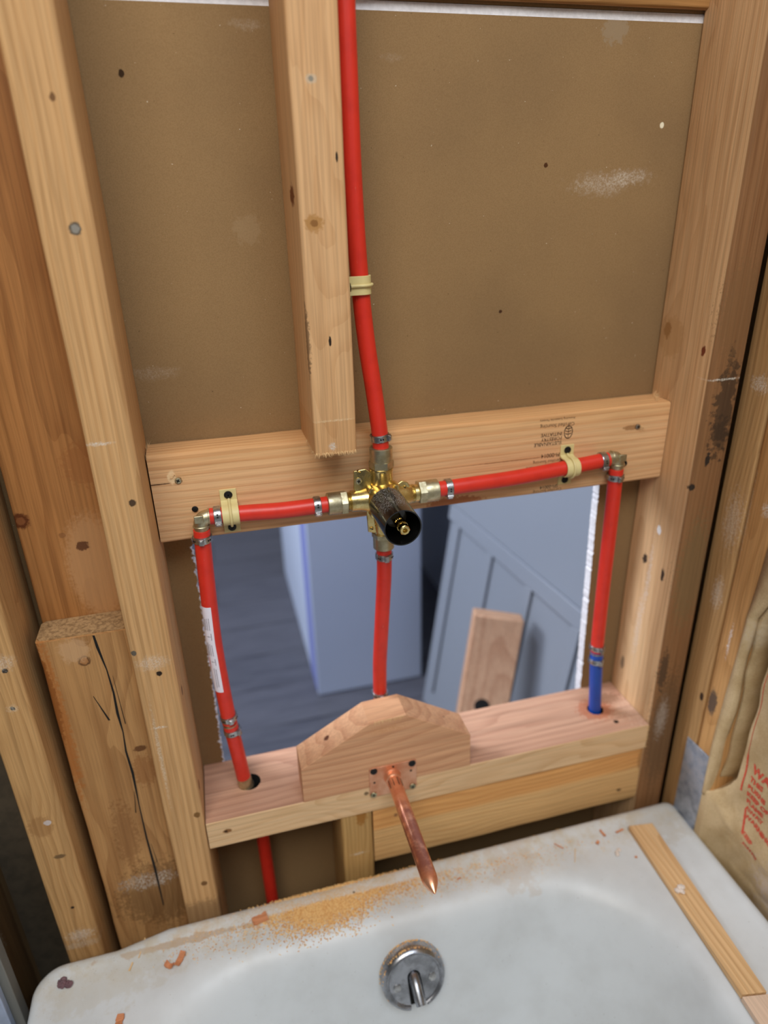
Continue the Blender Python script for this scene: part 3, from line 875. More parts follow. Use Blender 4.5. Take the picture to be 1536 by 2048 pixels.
# warning label wrapped on the left pipe
def pipe_axis(z):
    P = [(.0408, .041, .0140), (.0387, .041, -.035), (.0368, .041, -.11), (.0380, .041, -.17), (.0400, .041, -.2185)]
    for a, b in zip(P, P[1:]):
        if b[2] <= z <= a[2]:
            t = (z - a[2]) / (b[2] - a[2])
            return V((a[0] + (b[0] - a[0]) * t, a[1] + (b[1] - a[1]) * t, z))
ST0, ST1 = R(188), R(276)     # around the pipe, from the left to the viewer
def onpipe(a, z, lift=.0):
    c = pipe_axis(z)
    return c + V((math.cos(a), math.sin(a), 0)) * (PR + .00025 + lift)
mb = MB()
NZ, NA = 30, 10
zt, zb = -.0675, -.1720
rows = [[onpipe(ST0 + (ST1 - ST0) * j / NA, zt + (zb - zt) * i / NZ) for j in range(NA + 1)] for i in range(NZ + 1)]
mb.loft(rows, False)
stk = mb.build('warning_label', M['sticker'], left_down, label='white warning label')
mb = MB()
def patch(a0, z0, a1, z1, w):
    # thin stroke from (a0,z0) to (a1,z1) on the label
    d = V(((a1 - a0) * PR, z1 - z0))
    nn = V((-d.y, d.x)).normalized() * w
    q = [(a0 * PR + nn.x, z0 + nn.y), (a1 * PR + nn.x, z1 + nn.y), (a1 * PR - nn.x, z1 - nn.y), (a0 * PR - nn.x, z0 - nn.y)]
    mb.add([onpipe(a / PR, z, .0001) for a, z in q], [(0, 1, 2, 3)])
def tri(zc):
    a = [(R(256), zc + .004), (R(256), zc - .004), (R(218), zc)]
    for i in range(3):
        patch(*a[i], *a[(i + 1) % 3], .00022)
    patch(R(250), zc, R(246), zc, .0004)
    patch(R(242), zc, R(228), zc, .00035)
tri(-.102)
tri(-.133)
rnd = random.Random(4)
for (za, zb2) in ((-.079, -.095), (-.109, -.126), (-.140, -.166)):
    for q in range(4):
        a = R(208 + q * 14)
        if zb2 < -.15 and q < 2:
            continue
        z = za - rnd.uniform(0, .003)
        while z > zb2 + .001:
            l = rnd.uniform(.0004, .0012)
            patch(a, z, a, z - l, .00028 if q > 1 else .00038)
            z -= l + .0003
mb.build('label_print', M['print'], stk, smooth=False)

# ------------------------------------------------------------------ pinch clamps
def clamp(c, axis, ear, label, r=.0089, w=.0034):
    z = V(axis).normalized()
    e = V(ear)
    e = (e - z * z.dot(e)).normalized()
    s_ = z.cross(e)
    c = V(c)
    root = thing('pinch_clamp', c - V((0, 0, r)), label, 'pipe clamp', 'stainless pinch clamps on the pipe ends')
    mb = MB()
    mb.lathe(c, z, [(-w, PR), (-w, r - .0002), (-w * .85, r), (w * .85, r), (w, r - .0002), (w, PR), (-w, PR)], 36, False, ref=e)
    # overlapped tail
    mb.lathe(c, z, [(-w * .8, r), (-w * .8, r + .0005), (w * .8, r + .0005), (w * .8, r)], 36, False, ref=e)
    mb.build('band', M['steel'], root)
    mb = MB()
    mb.obox(c + e * (r + .0012), (s_, z, e), (.0024, w * .95, .0013))
    mb.obox(c + e * (r + .0028), (s_, z, e), (.0015, w * .7, .0007))
    mb.build('ear', M['steel'], root, bevel=.0004)
    mb = MB()
    for k_ in (-.5, .5):
        for dr in (-1, 1):
            d = (e * math.cos(R(50 * dr)) + s_ * math.sin(R(50 * dr)))
            p = c + z * w * k_ * .0 + d * (r + .0006) + s_ * (k_ * .0035 * (1 if True else 0))
            dd = (p - c - z * z.dot(p - c)).normalized()
            mb.lathe(c + dd * (r + .00035), dd, [(0, .0009), (.0004, .0009)], 10)
    mb.cur = 0
    mb.build('slot', M['recess'], root, smooth=False)
    return root
X, Y, Z = V((1, 0, 0)), V((0, 1, 0)), V((0, 0, 1))
clamp((.2163, .034, .0895), (-.08, 0, 1), (.8, -.7, 0), 'steel pinch clamp on the red riser just above the valve')
clamp((.1515, .034, .0266), X, (0, -.9, -.5), 'steel pinch clamp on the horizontal red pipe left of the valve')
clamp((.2865, .0345, .0280), X, (0, -.8, -.8), 'steel pinch clamp on the horizontal red pipe right of the valve')
clamp((.2178, .0345, -.0385), Z, (0, -1, .1), 'steel pinch clamp just below the valve on the centre pipe')
clamp((.0572, .0403, .0266), X, (0, -.9, -.5), 'steel pinch clamp between the left elbow and the cream strap')
clamp((.0403, .041, .0050), Z, (-.1, -1, 0), 'steel pinch clamp under the left elbow')
clamp((.0401, .041, -.2115), (-.07, 0, 1), (.2, -1, 0), 'upper steel pinch clamp at the joint low on the left pipe')
clamp((.0415, .0415, -.2310), (-.08, 0, 1), (.75, -.7, 0), 'lower steel pinch clamp at the joint low on the left pipe')
clamp((.4645, .0400, .0346), (1, 0, .05), (.0, -.8, -.7), 'steel pinch clamp left of the right elbow')
clamp((.4832, .041, .0135), Z, (0, -1, 0), 'steel pinch clamp under the right elbow')
clamp((.4880, .042, -.2130), Z, (.1, -1, 0), 'steel pinch clamp at the red end of the red to blue joint')
clamp((.4888, .042, -.2330), Z, (.1, -1, 0), 'steel pinch clamp at the blue end of the red to blue joint')
clamp((.2122, .0515, -.2275), Z, (0, -1, 0), 'steel pinch clamp low on the centre pipe above the backer block')
clamp((.2135, .0555, -.2480), Z, (0, -1, 0), 'steel pinch clamp hidden lowest behind the backer block')

# ------------------------------------------------------------------ elbows
def elbow(cx, y, z, sx, label):
    mb = MB()
    c = V((cx, y, z))
    pts = []
    rr = .0075
    for i in range(9):
        t = i / 8 * math.pi / 2
        pts.append(c + V((sx * (rr - rr * math.sin(t)), 0, -(rr - rr * math.cos(t)))))
    # arm toward the valve (sx) and arm down
    full = [c + V((sx * .017, 0, 0))] + pts + [c + V((0, 0, -.017))]
    mb.tube(full, [.0064] + [.0072] * 9 + [.0064], 24)
    mb.lathe(c + V((sx * .0075, 0, 0)), (sx, 0, 0), [(0, .0079), (.0018, .0079)], 24)
    mb.lathe(c + V((0, 0, -.0075)), (0, 0, -1), [(0, .0079), (.0018, .0079)], 24)
    mb.obox(c + V((-sx * .0012, -.0062, .0008)), (X, Y, Z), (.0042, .0014, .0038))
    return tag(mb.build('brass_elbow', M['dullbrass'], bevel=.0005), label, 'pipe fitting')
elbow(.0410, .041, .0266, 1, 'brass elbow joining the left pipes at the blocking')
elbow(.4842, .041, .0362, -1, 'brass elbow joining the right pipes at the blocking')
def coupling(p, q, label):
    mb = MB()
    mb.cyl(p, q, .0066, n=20)
    mid = (V(p) + V(q)) / 2
    mb.lathe(mid - (V(q) - V(p)).normalized() * .0008, V(q) - V(p), [(0, .0081), (.0016, .0081)], 24)
    return tag(mb.build('pipe_coupling', M['dullbrass']), label, 'pipe fitting')
coupling((.0394, .0408, -.206), (.0408, .0414, -.236), 'brass coupling inside the joint low on the left pipe')
coupling((.4877, .042, -.205), (.4889, .042, -.238), 'brass coupling inside the red to blue joint')
coupling((.2122, .0510, -.222), (.2138, .0562, -.258), 'brass coupling inside the joint above the backer block')

# ------------------------------------------------------------------ nylon straps
def strap(c, along, out, up, label, tab=True, w=.0078, screws=((-1, 1), (1, 1)), offs=(0, 0)):
    """c on the mounting face under the pipe axis; along pipe; out from face; up across pipe"""
    c, a, o, u = V(c), V(along).normalized(), V(out).normalized(), V(up).normalized()
    root = thing('pipe_strap', c, label, 'pipe strap', 'cream nylon pipe straps')
    ri, t = PR + .0003, .0016
    h = .0165     # height of pipe axis over the face
    h = c_h
    prof = []
    for s_ in (-1,):
        pass
    inner = [(-.0225, 0), (-ri - .0012, 0)]
    arc = [(-(ri + t) * math.cos(math.pi * i / 16), h + (ri + t) * math.sin(math.pi * i / 16)) for i in range(17)]
    outl = [(-.0225, 0), (-.0225, t), (-(ri + t) - .001, t)] + arc + [((ri + t) + .001, t), (.0225, t), (.0225, 0), (ri, 0)]
    arci = [(ri * math.cos(math.pi * i / 16), h + ri * math.sin(math.pi * i / 16)) for i in range(17)]
    outl = outl + arci + [(-ri, 0)]
    # build as quads between paired outer/inner lines
    outer = [(-.0225, t), (-(ri + t) - .0015, t), (-(ri + t), h * .5)] + arc + [((ri + t), h * .5), ((ri + t) + .0015, t), (.0225, t)]
    inn = [(-.0225, 0), (-ri - .0005, 0), (-ri, h * .5)] + [(-ri * math.cos(math.pi * i / 16), h + ri * math.sin(math.pi * i / 16)) for i in range(17)] + [(ri, h * .5), (ri + .0005, 0), (.0225, 0)]
    mb = MB()
    rings = []
    for (p, q) in zip(outer, inn):
        rings.append([c + u * p[0] + o * p[1] - a * w, c + u * p[0] + o * p[1] + a * w, c + u * q[0] + o * q[1] + a * w, c + u * q[0] + o * q[1] - a * w])
    mb.loft(rings, True, True, True)
    body = mb.build('strap_body', M['strap'], root, bevel=.0003)
    mb = MB()
    rr = ri + t + .0009
    path = [c + u * p[0] * 1.0 + o * p[1] for p in [(-(ri + t) - .0035, t + .0002), (-(rr), h * .5)] + [(-rr * math.cos(math.pi * i / 16), h + rr * math.sin(math.pi * i / 16)) for i in range(17)] + [((rr), h * .5), ((ri + t) + .0035, t + .0002)]]
    mb.tube(path, .0013, 8)
    mb.build('rib', M['strap'], root)
    for (su, k_) in screws:
        screw(root, c + u * (su * .0170) + o * (t + .0002) + a * offs[0], o, .0040, 'blacksteel', .5, 'screw', label='black cross-head screw')
    return root
c_h = .0108
strap((.0694, yf, .0260), X, (0, -1, 0), (0, 0, -1), 'cream strap with two black screws over the pipe beside the left elbow')
strap((.4265, yf, .0310), X, (0, -1, 0), (0, 0, -1), 'cream strap with two black screws over the pipe near the right elbow')
c_h = .0150
strap((.1870, .0325, .2290), Z, (1, 0, 0), (0, 1, 0), 'cream strap fixing the red riser to the centre stud side')

# ------------------------------------------------------------------ mixing valve
vx, vy, vz = .2168, .034, .0275
valve = thing('shower_valve', (vx, vy, -.030), 'brass shower mixing valve with black sleeve in the middle of the blocking', 'valve')
mb = MB()
mb.lathe((vx, vy, -.0180), Z, [(0, .0088), (.008, .0092), (.012, .0108), (.030, .0125), (.047, .0150), (.056, .0118), (.060, .0112), (.0735, .0112), (.0745, .0118), (.0765, .0118), (.077, .009)], 36)
mb.lathe((.1800, vy, .0268), X, [(0, .0090), (.0007, .0096), (.0014, .0090), (.0021, .0096), (.0028, .0090), (.0035, .0096), (.0042, .0090), (.005, .0105), (.014, .0108), (.024, .0135), (.036, .0165), (.049, .0135), (.060, .0105),
     (.0665, .0096), (.0672, .0090), (.0679, .0096), (.0686, .0090), (.0693, .0096), (.070, .0090), (.078, .0090)], 36)
mb.lathe((vx, vy - .001, vz), (0, -1, 0), [(-.010, .012), (-.006, .0165), (0, .0185), (.006, .0178), (.012, .0165), (.022, .0160)], 40)
for dx, dz in ((-.013, .012), (.012, .013), (-.012, -.013), (.013, -.010)):
    mb.lathe((vx + dx, vy - .010, vz + dz), (0, -1, 0), [(-.008, .0036), (.002, .0036), (.0032, .0028), (.0036, .0012)], 16)
body = mb.build('body', M['brass'], valve)
mb = MB()
def plate(pts, y0, th=.0022):
    mb.prism([(x, y0, z) for x, z in pts], (0, th, 0))
plate([(vx - .028, vz + .031), (vx - .016, vz + .032), (vx - .006, vz + .024), (vx - .006, vz + .004), (vx - .026, vz + .008), (vx - .0285, vz + .012)], vy - .002)
plate([(vx + .008, vz - .002), (vx + .010, vz + .010), (vx + .020, vz + .016), (vx + .026, vz + .0135), (vx + .0285, vz + .008), (vx + .0285, vz - .010), (vx + .014, vz - .012)], vy - .004)
plate([(vx - .018, vz - .004), (vx - .0165, vz - .034), (vx - .010, vz - .036), (vx + .002, vz - .030), (vx + .002, vz - .004)], vy - .006)
ear = mb.build('mounting_ear', M['brass'], valve, bevel=.0007)
screw(valve, (vx - .0235, vy - .0022, vz + .0205), (0, -1, 0), .0034, 'dullbrass', .6, 'screw', label='dark cross-head screw')
screw(valve, (vx + .0225, vy - .0042, vz + .0090), (0, -1, 0), .0019, 'goldbrass', .2, 'screw', label='small brass screw')
screw(valve, (vx - .0128, vy - .0062, vz - .0305), (0, -1, 0), .0022, 'goldbrass', .2, 'screw', label='small brass screw')
screw(valve, (vx - .0235, vy - .004, vz + .0315), (-.5, -.5, .5), .0015, 'goldbrass', .2, 'screw')
def adapter(c, axis, parent, hexn=.009, sleeve=.0105, rh=.0122, rs=.0112):
    z = V(axis).normalized()
    c = V(c)
    mb = MB()
    mb.lathe(c, z, [(0, .0098), (.0008, rh), (hexn - .0008, rh), (hexn, rs - .0006)], 6)
    mb.lathe(c, z, [(hexn - .001, rs - .0005), (hexn + .0008, rs), (hexn + sleeve - .0006, rs), (hexn + sleeve, rs - .0008), (hexn + sleeve, PR), (hexn + sleeve - .005, PR)], 36)
    return mb.build('adapter_nut', M['dullbrass'], parent)
adapter((vx + .0003, vy, .0580), Z, valve, .0085, .0130)
adapter((.1815, vy, .0268), -X, valve, .0075, .0125)
adapter((.2535, vy, .0275), X, valve, .0085, .0130)
adapter((vx + .0005, vy, -.0110), -Z, valve, .006, .0120, .0118, .0108)
mb = MB()
yb, ye, sr = .014, -.0405, .0175
mb.lathe((vx, yb, vz - .0005), (0, -1, 0), [(0, .012), (0, sr), (.004, sr + .0002), (yb - ye, sr), (yb - ye, sr - .0011), (.006, sr - .0013), (.006, .002)], 56, False)
mb.tube([(vx + .001, .012, vz + sr - .0002), (vx + .001, -.006, vz + sr + .0003), (vx + .001, -.020, vz + sr - .0008)], [.0016, .0014, .0004], 8)
sl = mb.build('sleeve', M['blackplastic'], valve, label='dusty black plastic sleeve')
mb = MB()
mb.lathe((vx, .006, vz), (0, -1, 0), [(0, .0125), (.018, .0118), (.024, .0100), (.024, .004)], 36, False)
mb.obox((vx - .004, -.020, vz + .006), (X, Y, Z), (.0045, .006, .0035))
mb.build('cartridge', M['smoke'], valve, bevel=.0005)
mb = MB()
mb.lathe((vx, -.016, vz), (0, -1, 0), [(0, .0050), (.014, .0048), (.0145, .0040), (.016, .0040), (.0165, .0046), (.0240, .0046)], 24)
mb.lathe((vx, -.0395, vz), (0, -1, 0), [(0, .0046), (.0009, .0049), (.0068, .0049), (.0076, .0042), (.0076, .0024), (.0030, .0022), (.0030, .0001)], 8, False)
for i in range(20):
    a = 2 * math.pi * i / 20
    mb.obox((vx + .0046 * math.cos(a), -.0345, vz + .0046 * math.sin(a)), ((math.cos(a), 0, math.sin(a)), Y, (-math.sin(a), 0, math.cos(a))), (.0006, .0042, .0004))
mb.build('stem', M['goldbrass'], valve, label='hollow bright brass stem')

# ------------------------------------------------------------------ copper stub-out
cx, cz = .2106, -.3045
stub = thing('copper_stub_out', (cx, 0, -.331), 'copper pipe stub with square flange, pointing out over the tub', 'pipe')
mb = MB()
px0, px1, pz0, pz1 = .1840, .2398, -.3300, -.2870
cor = []
for (x, z, q) in ((px1, pz1, 0), (px0, pz1, 1), (px0, pz0, 2), (px1, pz0, 3)):
    sx, sz = (-1 if x == px1 else 1), (-1 if z == pz1 else 1)
    for i in range(5):
        t = (q + i / 4) * math.pi / 2
        cor.append((x + sx * .003 + .003 * math.cos(t), -.0020, z + sz * .003 + .003 * math.sin(t)))
mb.prism(cor, (0, .0011, 0))
mb.build('flange', M['copperplate'], stub, bevel=.0002)
mb = MB()
mb.lathe((cx, -.0016, cz), (0, -1, 0), [(0, .0105), (.0012, .0098), (.003, .0094), (.0075, .0092), (.008, .0088), (.0082, .0080)], 36)
mb.lathe((cx, -.008, cz), (0, -1, 0), [(0, .0080), (.126, .0080), (.130, .0078), (.134, .0070), (.139, .0048), (.1435, .0022), (.1455, .0006)], 36)
mb.build('tube', M['copper'], stub)
mb = MB()
for i in range(4):
    a = R(30 + i * 40)
    mb.obox((cx + .0079 * math.cos(a), -.017, cz + .0079 * math.sin(a)), ((math.cos(a), 0, math.sin(a)), Y, (-math.sin(a), 0, math.cos(a))), (.0004, .0055, .0004))
mb.build('dimple', M['dark'], stub)
mb = MB()
for x, z in ((.2120, -.2905), (.2330, -.3020), (.1895, -.3085)):
    mb = MB()
    mb.lathe((x, -.0019, z), (0, -1, 0), [(0, .0013), (.0004, .0013)], 12)
    mb.build('nail_hole', M['dark'], stub, smooth=False)
for x, z, mt, lb_ in ((.1893, -.2912, 'blacksteel', 'black screw'), (.2345, -.2915, 'blacksteel', 'black screw'), (.1880, -.3262, 'zincscrew', 'zinc cross-head screw'), (.2348, -.3262, 'zincscrew', 'zinc cross-head screw')):
    screw(stub, (x, -.0022, z), (0, -1, 0), .0042 if mt == 'blacksteel' else .0039, mt, .8, 'screw', label=lb_)

# ------------------------------------------------------------------ bathtub
RZ = -.447
def rrect(x0, x1, y0, y1, r0, z, notch=False, ns=14, nc=12):
    pts = []
    rl = [.010, r0, r0, .010] if notch else [r0] * 4
    corners = [(x1, y1), (x0, y1), (x0, y0), (x1, y0)]     # y1 = wall side
    for q, (cx_, cy_) in enumerate(corners):
        sx, sy = (-1 if cx_ == x1 else 1), (-1 if cy_ == y1 else 1)
        r = rl[q]
        r2 = rl[(q + 1) % 4]
        for i in range(nc + 1):
            t = (q + i / nc) * math.pi / 2
            pts.append([cx_ + sx * r + r * math.cos(t), cy_ + sy * r + r * math.sin(t)])
        nx_, ny_ = corners[(q + 1) % 4]
        sx2, sy2 = (-1 if nx_ == x1 else 1), (-1 if ny_ == y1 else 1)
        t = (q + 1) * math.pi / 2
        ax, ay = cx_ + sx * r + r * math.cos(t), cy_ + sy * r + r * math.sin(t)
        bx, by = nx_ + sx2 * r2 + r2 * math.cos(t), ny_ + sy2 * r2 + r2 * math.sin(t)
        for i in range(1, ns):
            pts.append([ax + (bx - ax) * i / ns, ay + (by - ay) * i / ns])
    out = []
    for x, y in pts:
        if notch and y > -.10 and x < -.06:
            f = min(1, (-.06 - x) / .05)
            f = f * f * (3 - 2 * f)
            y -= .010 * f
        out.append(V((x, y, z)))
    return out
mb = MB()
ox0, ox1, oy0, oy1 = -.194, .5935, -1.53, -.010
rings = []
for ins, z in ((0, -.848), (0, -.455), (.0015, -.4485), (.005, -.4448), (.010, -.4440), (.016, -.4452), (.022, RZ)):
    rings.append(rrect(ox0 + ins, ox1 - ins, oy0 + ins, oy1 - ins, .030 - ins * .6, z, True))
ix0, ix1, iy0, iy1 = -.118, .512, -1.46, -.052
for ins, z, r in ((0, RZ, .120), (.006, RZ - .0004, .122), (.012, RZ - .0018, .124), (.019, RZ - .0052, .128), (.026, RZ - .011, .132), (.031, RZ - .019, .135), (.036, RZ - .032, .138), (.044, RZ - .056, .142),
                  (.058, RZ - .10, .148), (.078, RZ - .16, .155), (.10, RZ - .22, .160), (.125, RZ - .27, .160), (.155, RZ - .305, .150), (.19, RZ - .322, .12)):
    rings.append(rrect(ix0 + ins * .85, ix1 - ins * .85, iy0 + ins * 1.5, iy1 - ins, r, z))
mb.loft(rings, True, False, True)
tub = tag(mb.build('bathtub', M['tub'], sharp=80), 'old white enamel bathtub with dirty ledge, below the lower blocking', 'bathtub')

# overflow plate with trip lever
oc = V((.2025, -.1035, -.5020))
on = V((0, -math.cos(R(21)), math.sin(R(21))))
up = V((0, math.sin(R(21)), math.cos(R(21))))
tilt = R(3)
rx = (X * math.cos(tilt) + up * math.sin(tilt)).normalized()
ry = on.cross(rx) * -1
ry = (up * math.cos(tilt) - X * math.sin(tilt)).normalized()
ov = thing('overflow_plate', oc - V((0, 0, .035)), 'round chrome overflow plate with a trip lever inside the tub end', 'overflow plate')
mb = MB()
# domed rim ring with a slot open at the bottom
NS = 60
gap = R(17)
prof = [(-.010, .0370), (-.002, .0372), (.004, .0366), (.0080, .0345), (.0094, .0320), (.0086, .0300), (.0070, .0290)]
angs = [-math.pi / 2 + gap + (2 * math.pi - 2 * gap) * i / NS for i in range(NS + 1)]
rings = [[oc + on * t + (rx * math.cos(a) + ry * math.sin(a)) * r for a in angs] for t, r in prof]
mb.loft(rings, False)
# face with slot
face = []
sw, sh = .0072, .004
pts2 = [(math.cos(a) * .0292, math.sin(a) * .0292) for a in angs]
slot = [(-.0085, -.020), (-.0075, sh)] + [(-.0075 * math.cos(t), sh + .0075 * math.sin(t)) for t in [math.pi * i / 8 for i in range(1, 8)]] + [(.0075, sh), (.0085, -.020)]
poly = pts2 + slot
import mathutils
tr = mathutils.geometry.tessellate_polygon([[V((a, b, 0)) for a, b in poly]])
mb.add([oc + on * .0070 + rx * a + ry * b for a, b in poly], [list(t) for t in tr])
n0 = len(slot)
mb.loft([[oc + on * .0070 + rx * a + ry * b for a, b in slot], [oc - on * .004 + rx * a + ry * b for a, b in slot]], False)
mb.build('face_plate', M['chrome'], ov, sharp=45)
mb = MB()
mb.lathe(oc - on * .006, on, [(0, .036), (.003, .036)], 40)
mb.build('back_disc', M['dark'], ov)
mb = MB()
mb.tube([oc + on * .000 + ry * .006, oc + on * .006 + ry * .004, oc + on * .014 - ry * .004, oc + on * .021 - ry * .014, oc + on * .024 - ry * .018], [.0052, .0064, .0062, .0060, .0054], 16)
mb.build('trip_lever', M['chrome'], ov)
for sx in (-1, 1):
    mb = MB()
    mb.lathe(oc + on * .0068 + rx * sx * .0205 + ry * -.003, on, [(0, .0046), (.0012, .0044), (.0018, .002)], 18)
    mb.build('screw', M['steel'], ov)

# wood sticks on the tub ledge
def plankpoly(name, pts, z0, h, mat, label, cat):
    mb = MB()
    mb.prism([(x, y, z0) for x, y in pts], (0, 0, h))
    return tag(mb.build(name, mat, bevel=.0005, smooth=False), label, cat)
SZ = RZ + .0008
stick = plankpoly('wood_stick', [(.5115, -.0385), (.5425, -.0430), (.5290, -.2525), (.5035, -.2480)], SZ, .0075, M['stick'], 'flat pine stick lying on the right ledge of the tub', 'wood strip')
plankpoly('wood_stick', [(.5025, -.2492), (.5292, -.2540), (.5160, -.52), (.4880, -.52)], SZ, .0068, M['stick2'], 'paler smooth strip meeting the pine stick at the bottom right corner', 'wood strip')

# ------------------------------------------------------------------ sawdust and debris
def rim_z(x, y):
    d = -.052 - y
    if d <= 0:
        return RZ if y < -.032 else RZ + .0022 * (y + .032) / .020
    tab = [(0, 0), (.006, .0004), (.012, .0018), (.019, .0052), (.026, .011), (.031, .019)]
    for (a, b), (c, d2) in zip(tab, tab[1:]):
        if a <= d <= c:
            return RZ - (b + (d2 - b) * (d - a) / (c - a))
    return RZ - .02
rnd = random.Random(12)
mb = MB()
def flake(x, y, s_):
    z = rim_z(x, y) + rnd.uniform(0, .0006)
    a = rnd.uniform(0, math.pi)
    l, w, h = s_ * rnd.uniform(.5, 1.3), s_ * rnd.uniform(.2, .5), s_ * .15
    u = V((math.cos(a), math.sin(a), rnd.uniform(-.35, .35)))
    v = V((-math.sin(a), math.cos(a), rnd.uniform(-.35, .35)))
    mb.cur = 0 if rnd.random() < .6 else 1
    mb.obox((x, y, z + h), (u, v, u.cross(v)), (l, w, h))
def cluster(cx_, cy_, sx, sy, n, s_):
    for _ in range(n):
        x, y = rnd.gauss(cx_, sx), rnd.gauss(cy_, sy)
        if -.074 < y < -.013 and -.17 < x < .50 and .0 < 1:
            flake(x, y, s_)
cluster(.118, -.034, .030, .014, 8500, .00105)
cluster(.170, -.023, .035, .007, 2600, .0008)
cluster(.070, -.026, .020, .008, 1200, .0008)
cluster(.225, -.030, .035, .010, 1500, .0008)
cluster(.310, -.034, .045, .010, 500, .0007)
cluster(.010, -.038, .035, .012, 380, .0008)
cluster(.40, -.04, .05, .012, 120, .0008)
for cxx, cyy in [(.09, -.02), (.13, -.035), (.10, -.04), (.18, -.03), (.145, -.018)]:
    cluster(cxx, cyy, .008, .005, 420, .0008)
sd = mb.build('sawdust', [M['sawdustA'], M['sawdustB']], smooth=False)
tag(sd, 'heap of loose tan sawdust scattered along the back ledge of the tub', 'sawdust', kind='stuff')
mb = MB()
for _ in range(420):
    a = rnd.gauss(math.pi / 2 + .15, .62)
    q = rnd.uniform(0, 1)
    tq, rq = -.006 + .0125 * q, .0372 - .0016 * q
    p = oc + on * tq + (rx * math.cos(a) + ry * math.sin(a)) * rq
    mb.cur = 0 if rnd.random() < .5 else 1
    b = rnd.uniform(0, 3)
    mb.obox(p, ((math.cos(b), math.sin(b), .2), (-math.sin(b), math.cos(b), .2), (0, 0, 1)), (.0008, .0004, .0003))
tag(mb.build('sawdust_dusting', [M['sawdustA'], M['sawdustB']], smooth=False), 'fine sawdust caught on the upper rim of the chrome overflow plate', 'sawdust', kind='stuff')

def chip(x, y, l, w, h, ang, mat, label, cat='wood chip', name='wood_chip', z=None, group=None, curl=.3, seed=1):
    rr = random.Random(seed)
    mb = MB()
    n = 6
    u = V((math.cos(R(ang)), math.sin(R(ang)), 0))
    v = V((-u.y, u.x, 0))
    z = rim_z(x, y) + .0008 if z is None else z
    rings = []
    for i in range(n + 1):
        t = i / n - .5
        p = V((x, y, z)) + u * (l * t) + V((0, 0, h * curl * (4 * t * t)))
        ww = w * (.85 + rr.uniform(-.15, .15))
        sk = rr.uniform(-.08, .08) * w
        rings.append([p - v * ww / 2 + v * sk, p + v * ww / 2 + v * sk, p + v * ww / 2 + V((0, 0, h * .6)), p - v * ww / 2 + V((0, 0, h * .6))])
    mb.loft(rings, True, True, True)
    return tag(mb.build(name, mat, smooth=False), label, cat, group)
G = 'wood chips on the tub ledge'
chip(.0437, -.0301, .017, .011, .003, 12, M['chip'], 'squarish reddish wood chip at the left end of the sawdust', group=G, seed=1)
chip(-.0440, -.0525, .015, .007, .003, 62, M['chip'], 'curled reddish wood chip on the left part of the tub ledge', group=G, curl=.8, seed=2)
chip(-.0545, -.0570, .009, .006, .004, 150, M['chip'], 'frayed small wood chip touching the curled reddish chip', group=G, curl=1, seed=3)
chip(-.1020, -.0985, .010, .008, .003, 80, M['chip'], 'reddish chip at the bottom edge on the left tub rim', group=G, z=RZ + .001, seed=4)
chip(-.0415, -.0796, .012, .0016, .001, 55, M['fibre'], 'thin splinter just below the curled reddish chip', 'splinter', 'splinter', z=RZ - .008, seed=5)
chip(-.0846, -.0280, .022, .0012, .001, 75, M['fibre'], 'long pale splinter across the grimy left back ledge', 'splinter', 'splinter', seed=6)
chip(-.0951, -.0458, .009, .002, .001, 70, M['fibre'], 'short pale splinter right of the purple flake', 'splinter', 'splinter', seed=7)
chip(.4277, -.0536, .020, .0009, .0007, 60, M['fibre'], 'thin straw splinter on the right part of the ledge', 'splinter', 'splinter', seed=8)
chip(.4150, -.0360, .012, .0016, .001, -50, M['chip'], 'slim reddish splinter left of the straw splinter', 'splinter', 'splinter', seed=9)
chip(.4774, -.0344, .010, .003, .002, 100, M['chip'], 'small reddish chip near the end of the pine stick', group=G, seed=10)
chip(.4638, -.0452, .005, .004, .002, 30, M['chip'], 'tiny orange chip between the straw splinter and the pine stick', group=G, seed=11)
chip(.5000, -.0370, .012, .003, .001, 10, M['chip'], 'pointed reddish chip touching the corner of the pine stick', group=G, seed=12)
chip(.4980, -.0760, .003, .003, .001, 10, M['chip'], 'tiny reddish crumb left of the pine stick', group=G, z=RZ + .0005, seed=13)
chip(.2790, -.0440, .005, .002, .001, 10, M['chip'], 'tiny orange crumb right of the copper tip', group=G, seed=14)
def crumb(x, y, z, r, mat, label, cat, name, seed, n=4, flat=.6):
    rr = random.Random(seed)
    bm = bmesh.new()
    for i in range(n):
        mt = Matrix.Translation((x + rr.uniform(-1, 1) * r * .9, y + rr.uniform(-1, 1) * r * .9, z + r * .3)) @ Matrix.Diagonal((1, 1, flat, 1))
        bmesh.ops.create_icosphere(bm, subdivisions=2, radius=r * rr.uniform(.45, .8), matrix=mt)
    for v in bm.verts:
        v.co += V([rr.uniform(-1, 1) * r * .12 for _ in range(3)])
    mb = MB()
    bm.verts.index_update()
    mb.add([v.co.copy() for v in bm.verts], [[v.index for v in f.verts] for f in bm.faces])
    bm.free()
    return tag(mb.build(name, mat, smooth=False), label, cat)
crumb(-.1600, -.0472, RZ + .0005, .0062, M['paintchip'], 'purplish brown flake on the left corner of the tub ledge', 'flake', 'paint_flake', 3, 6, .25)
crumb(.4800, -.0645, RZ + .001, .0038, M['plaster'], 'white plaster crumb on the enamel left of the pine stick', 'crumb', 'plaster_crumb', 4, 4)
crumb(.5165, -.1335, SZ + .0080, .0045, M['plaster'], 'white plaster crumb lying on the pine stick', 'crumb', 'plaster_crumb', 5, 6)
crumb(.1545, -.0255, RZ + .001, .0016, M['dark'], 'dark speck in the middle of the sawdust', 'crumb', 'grit_crumb', 6, 2)

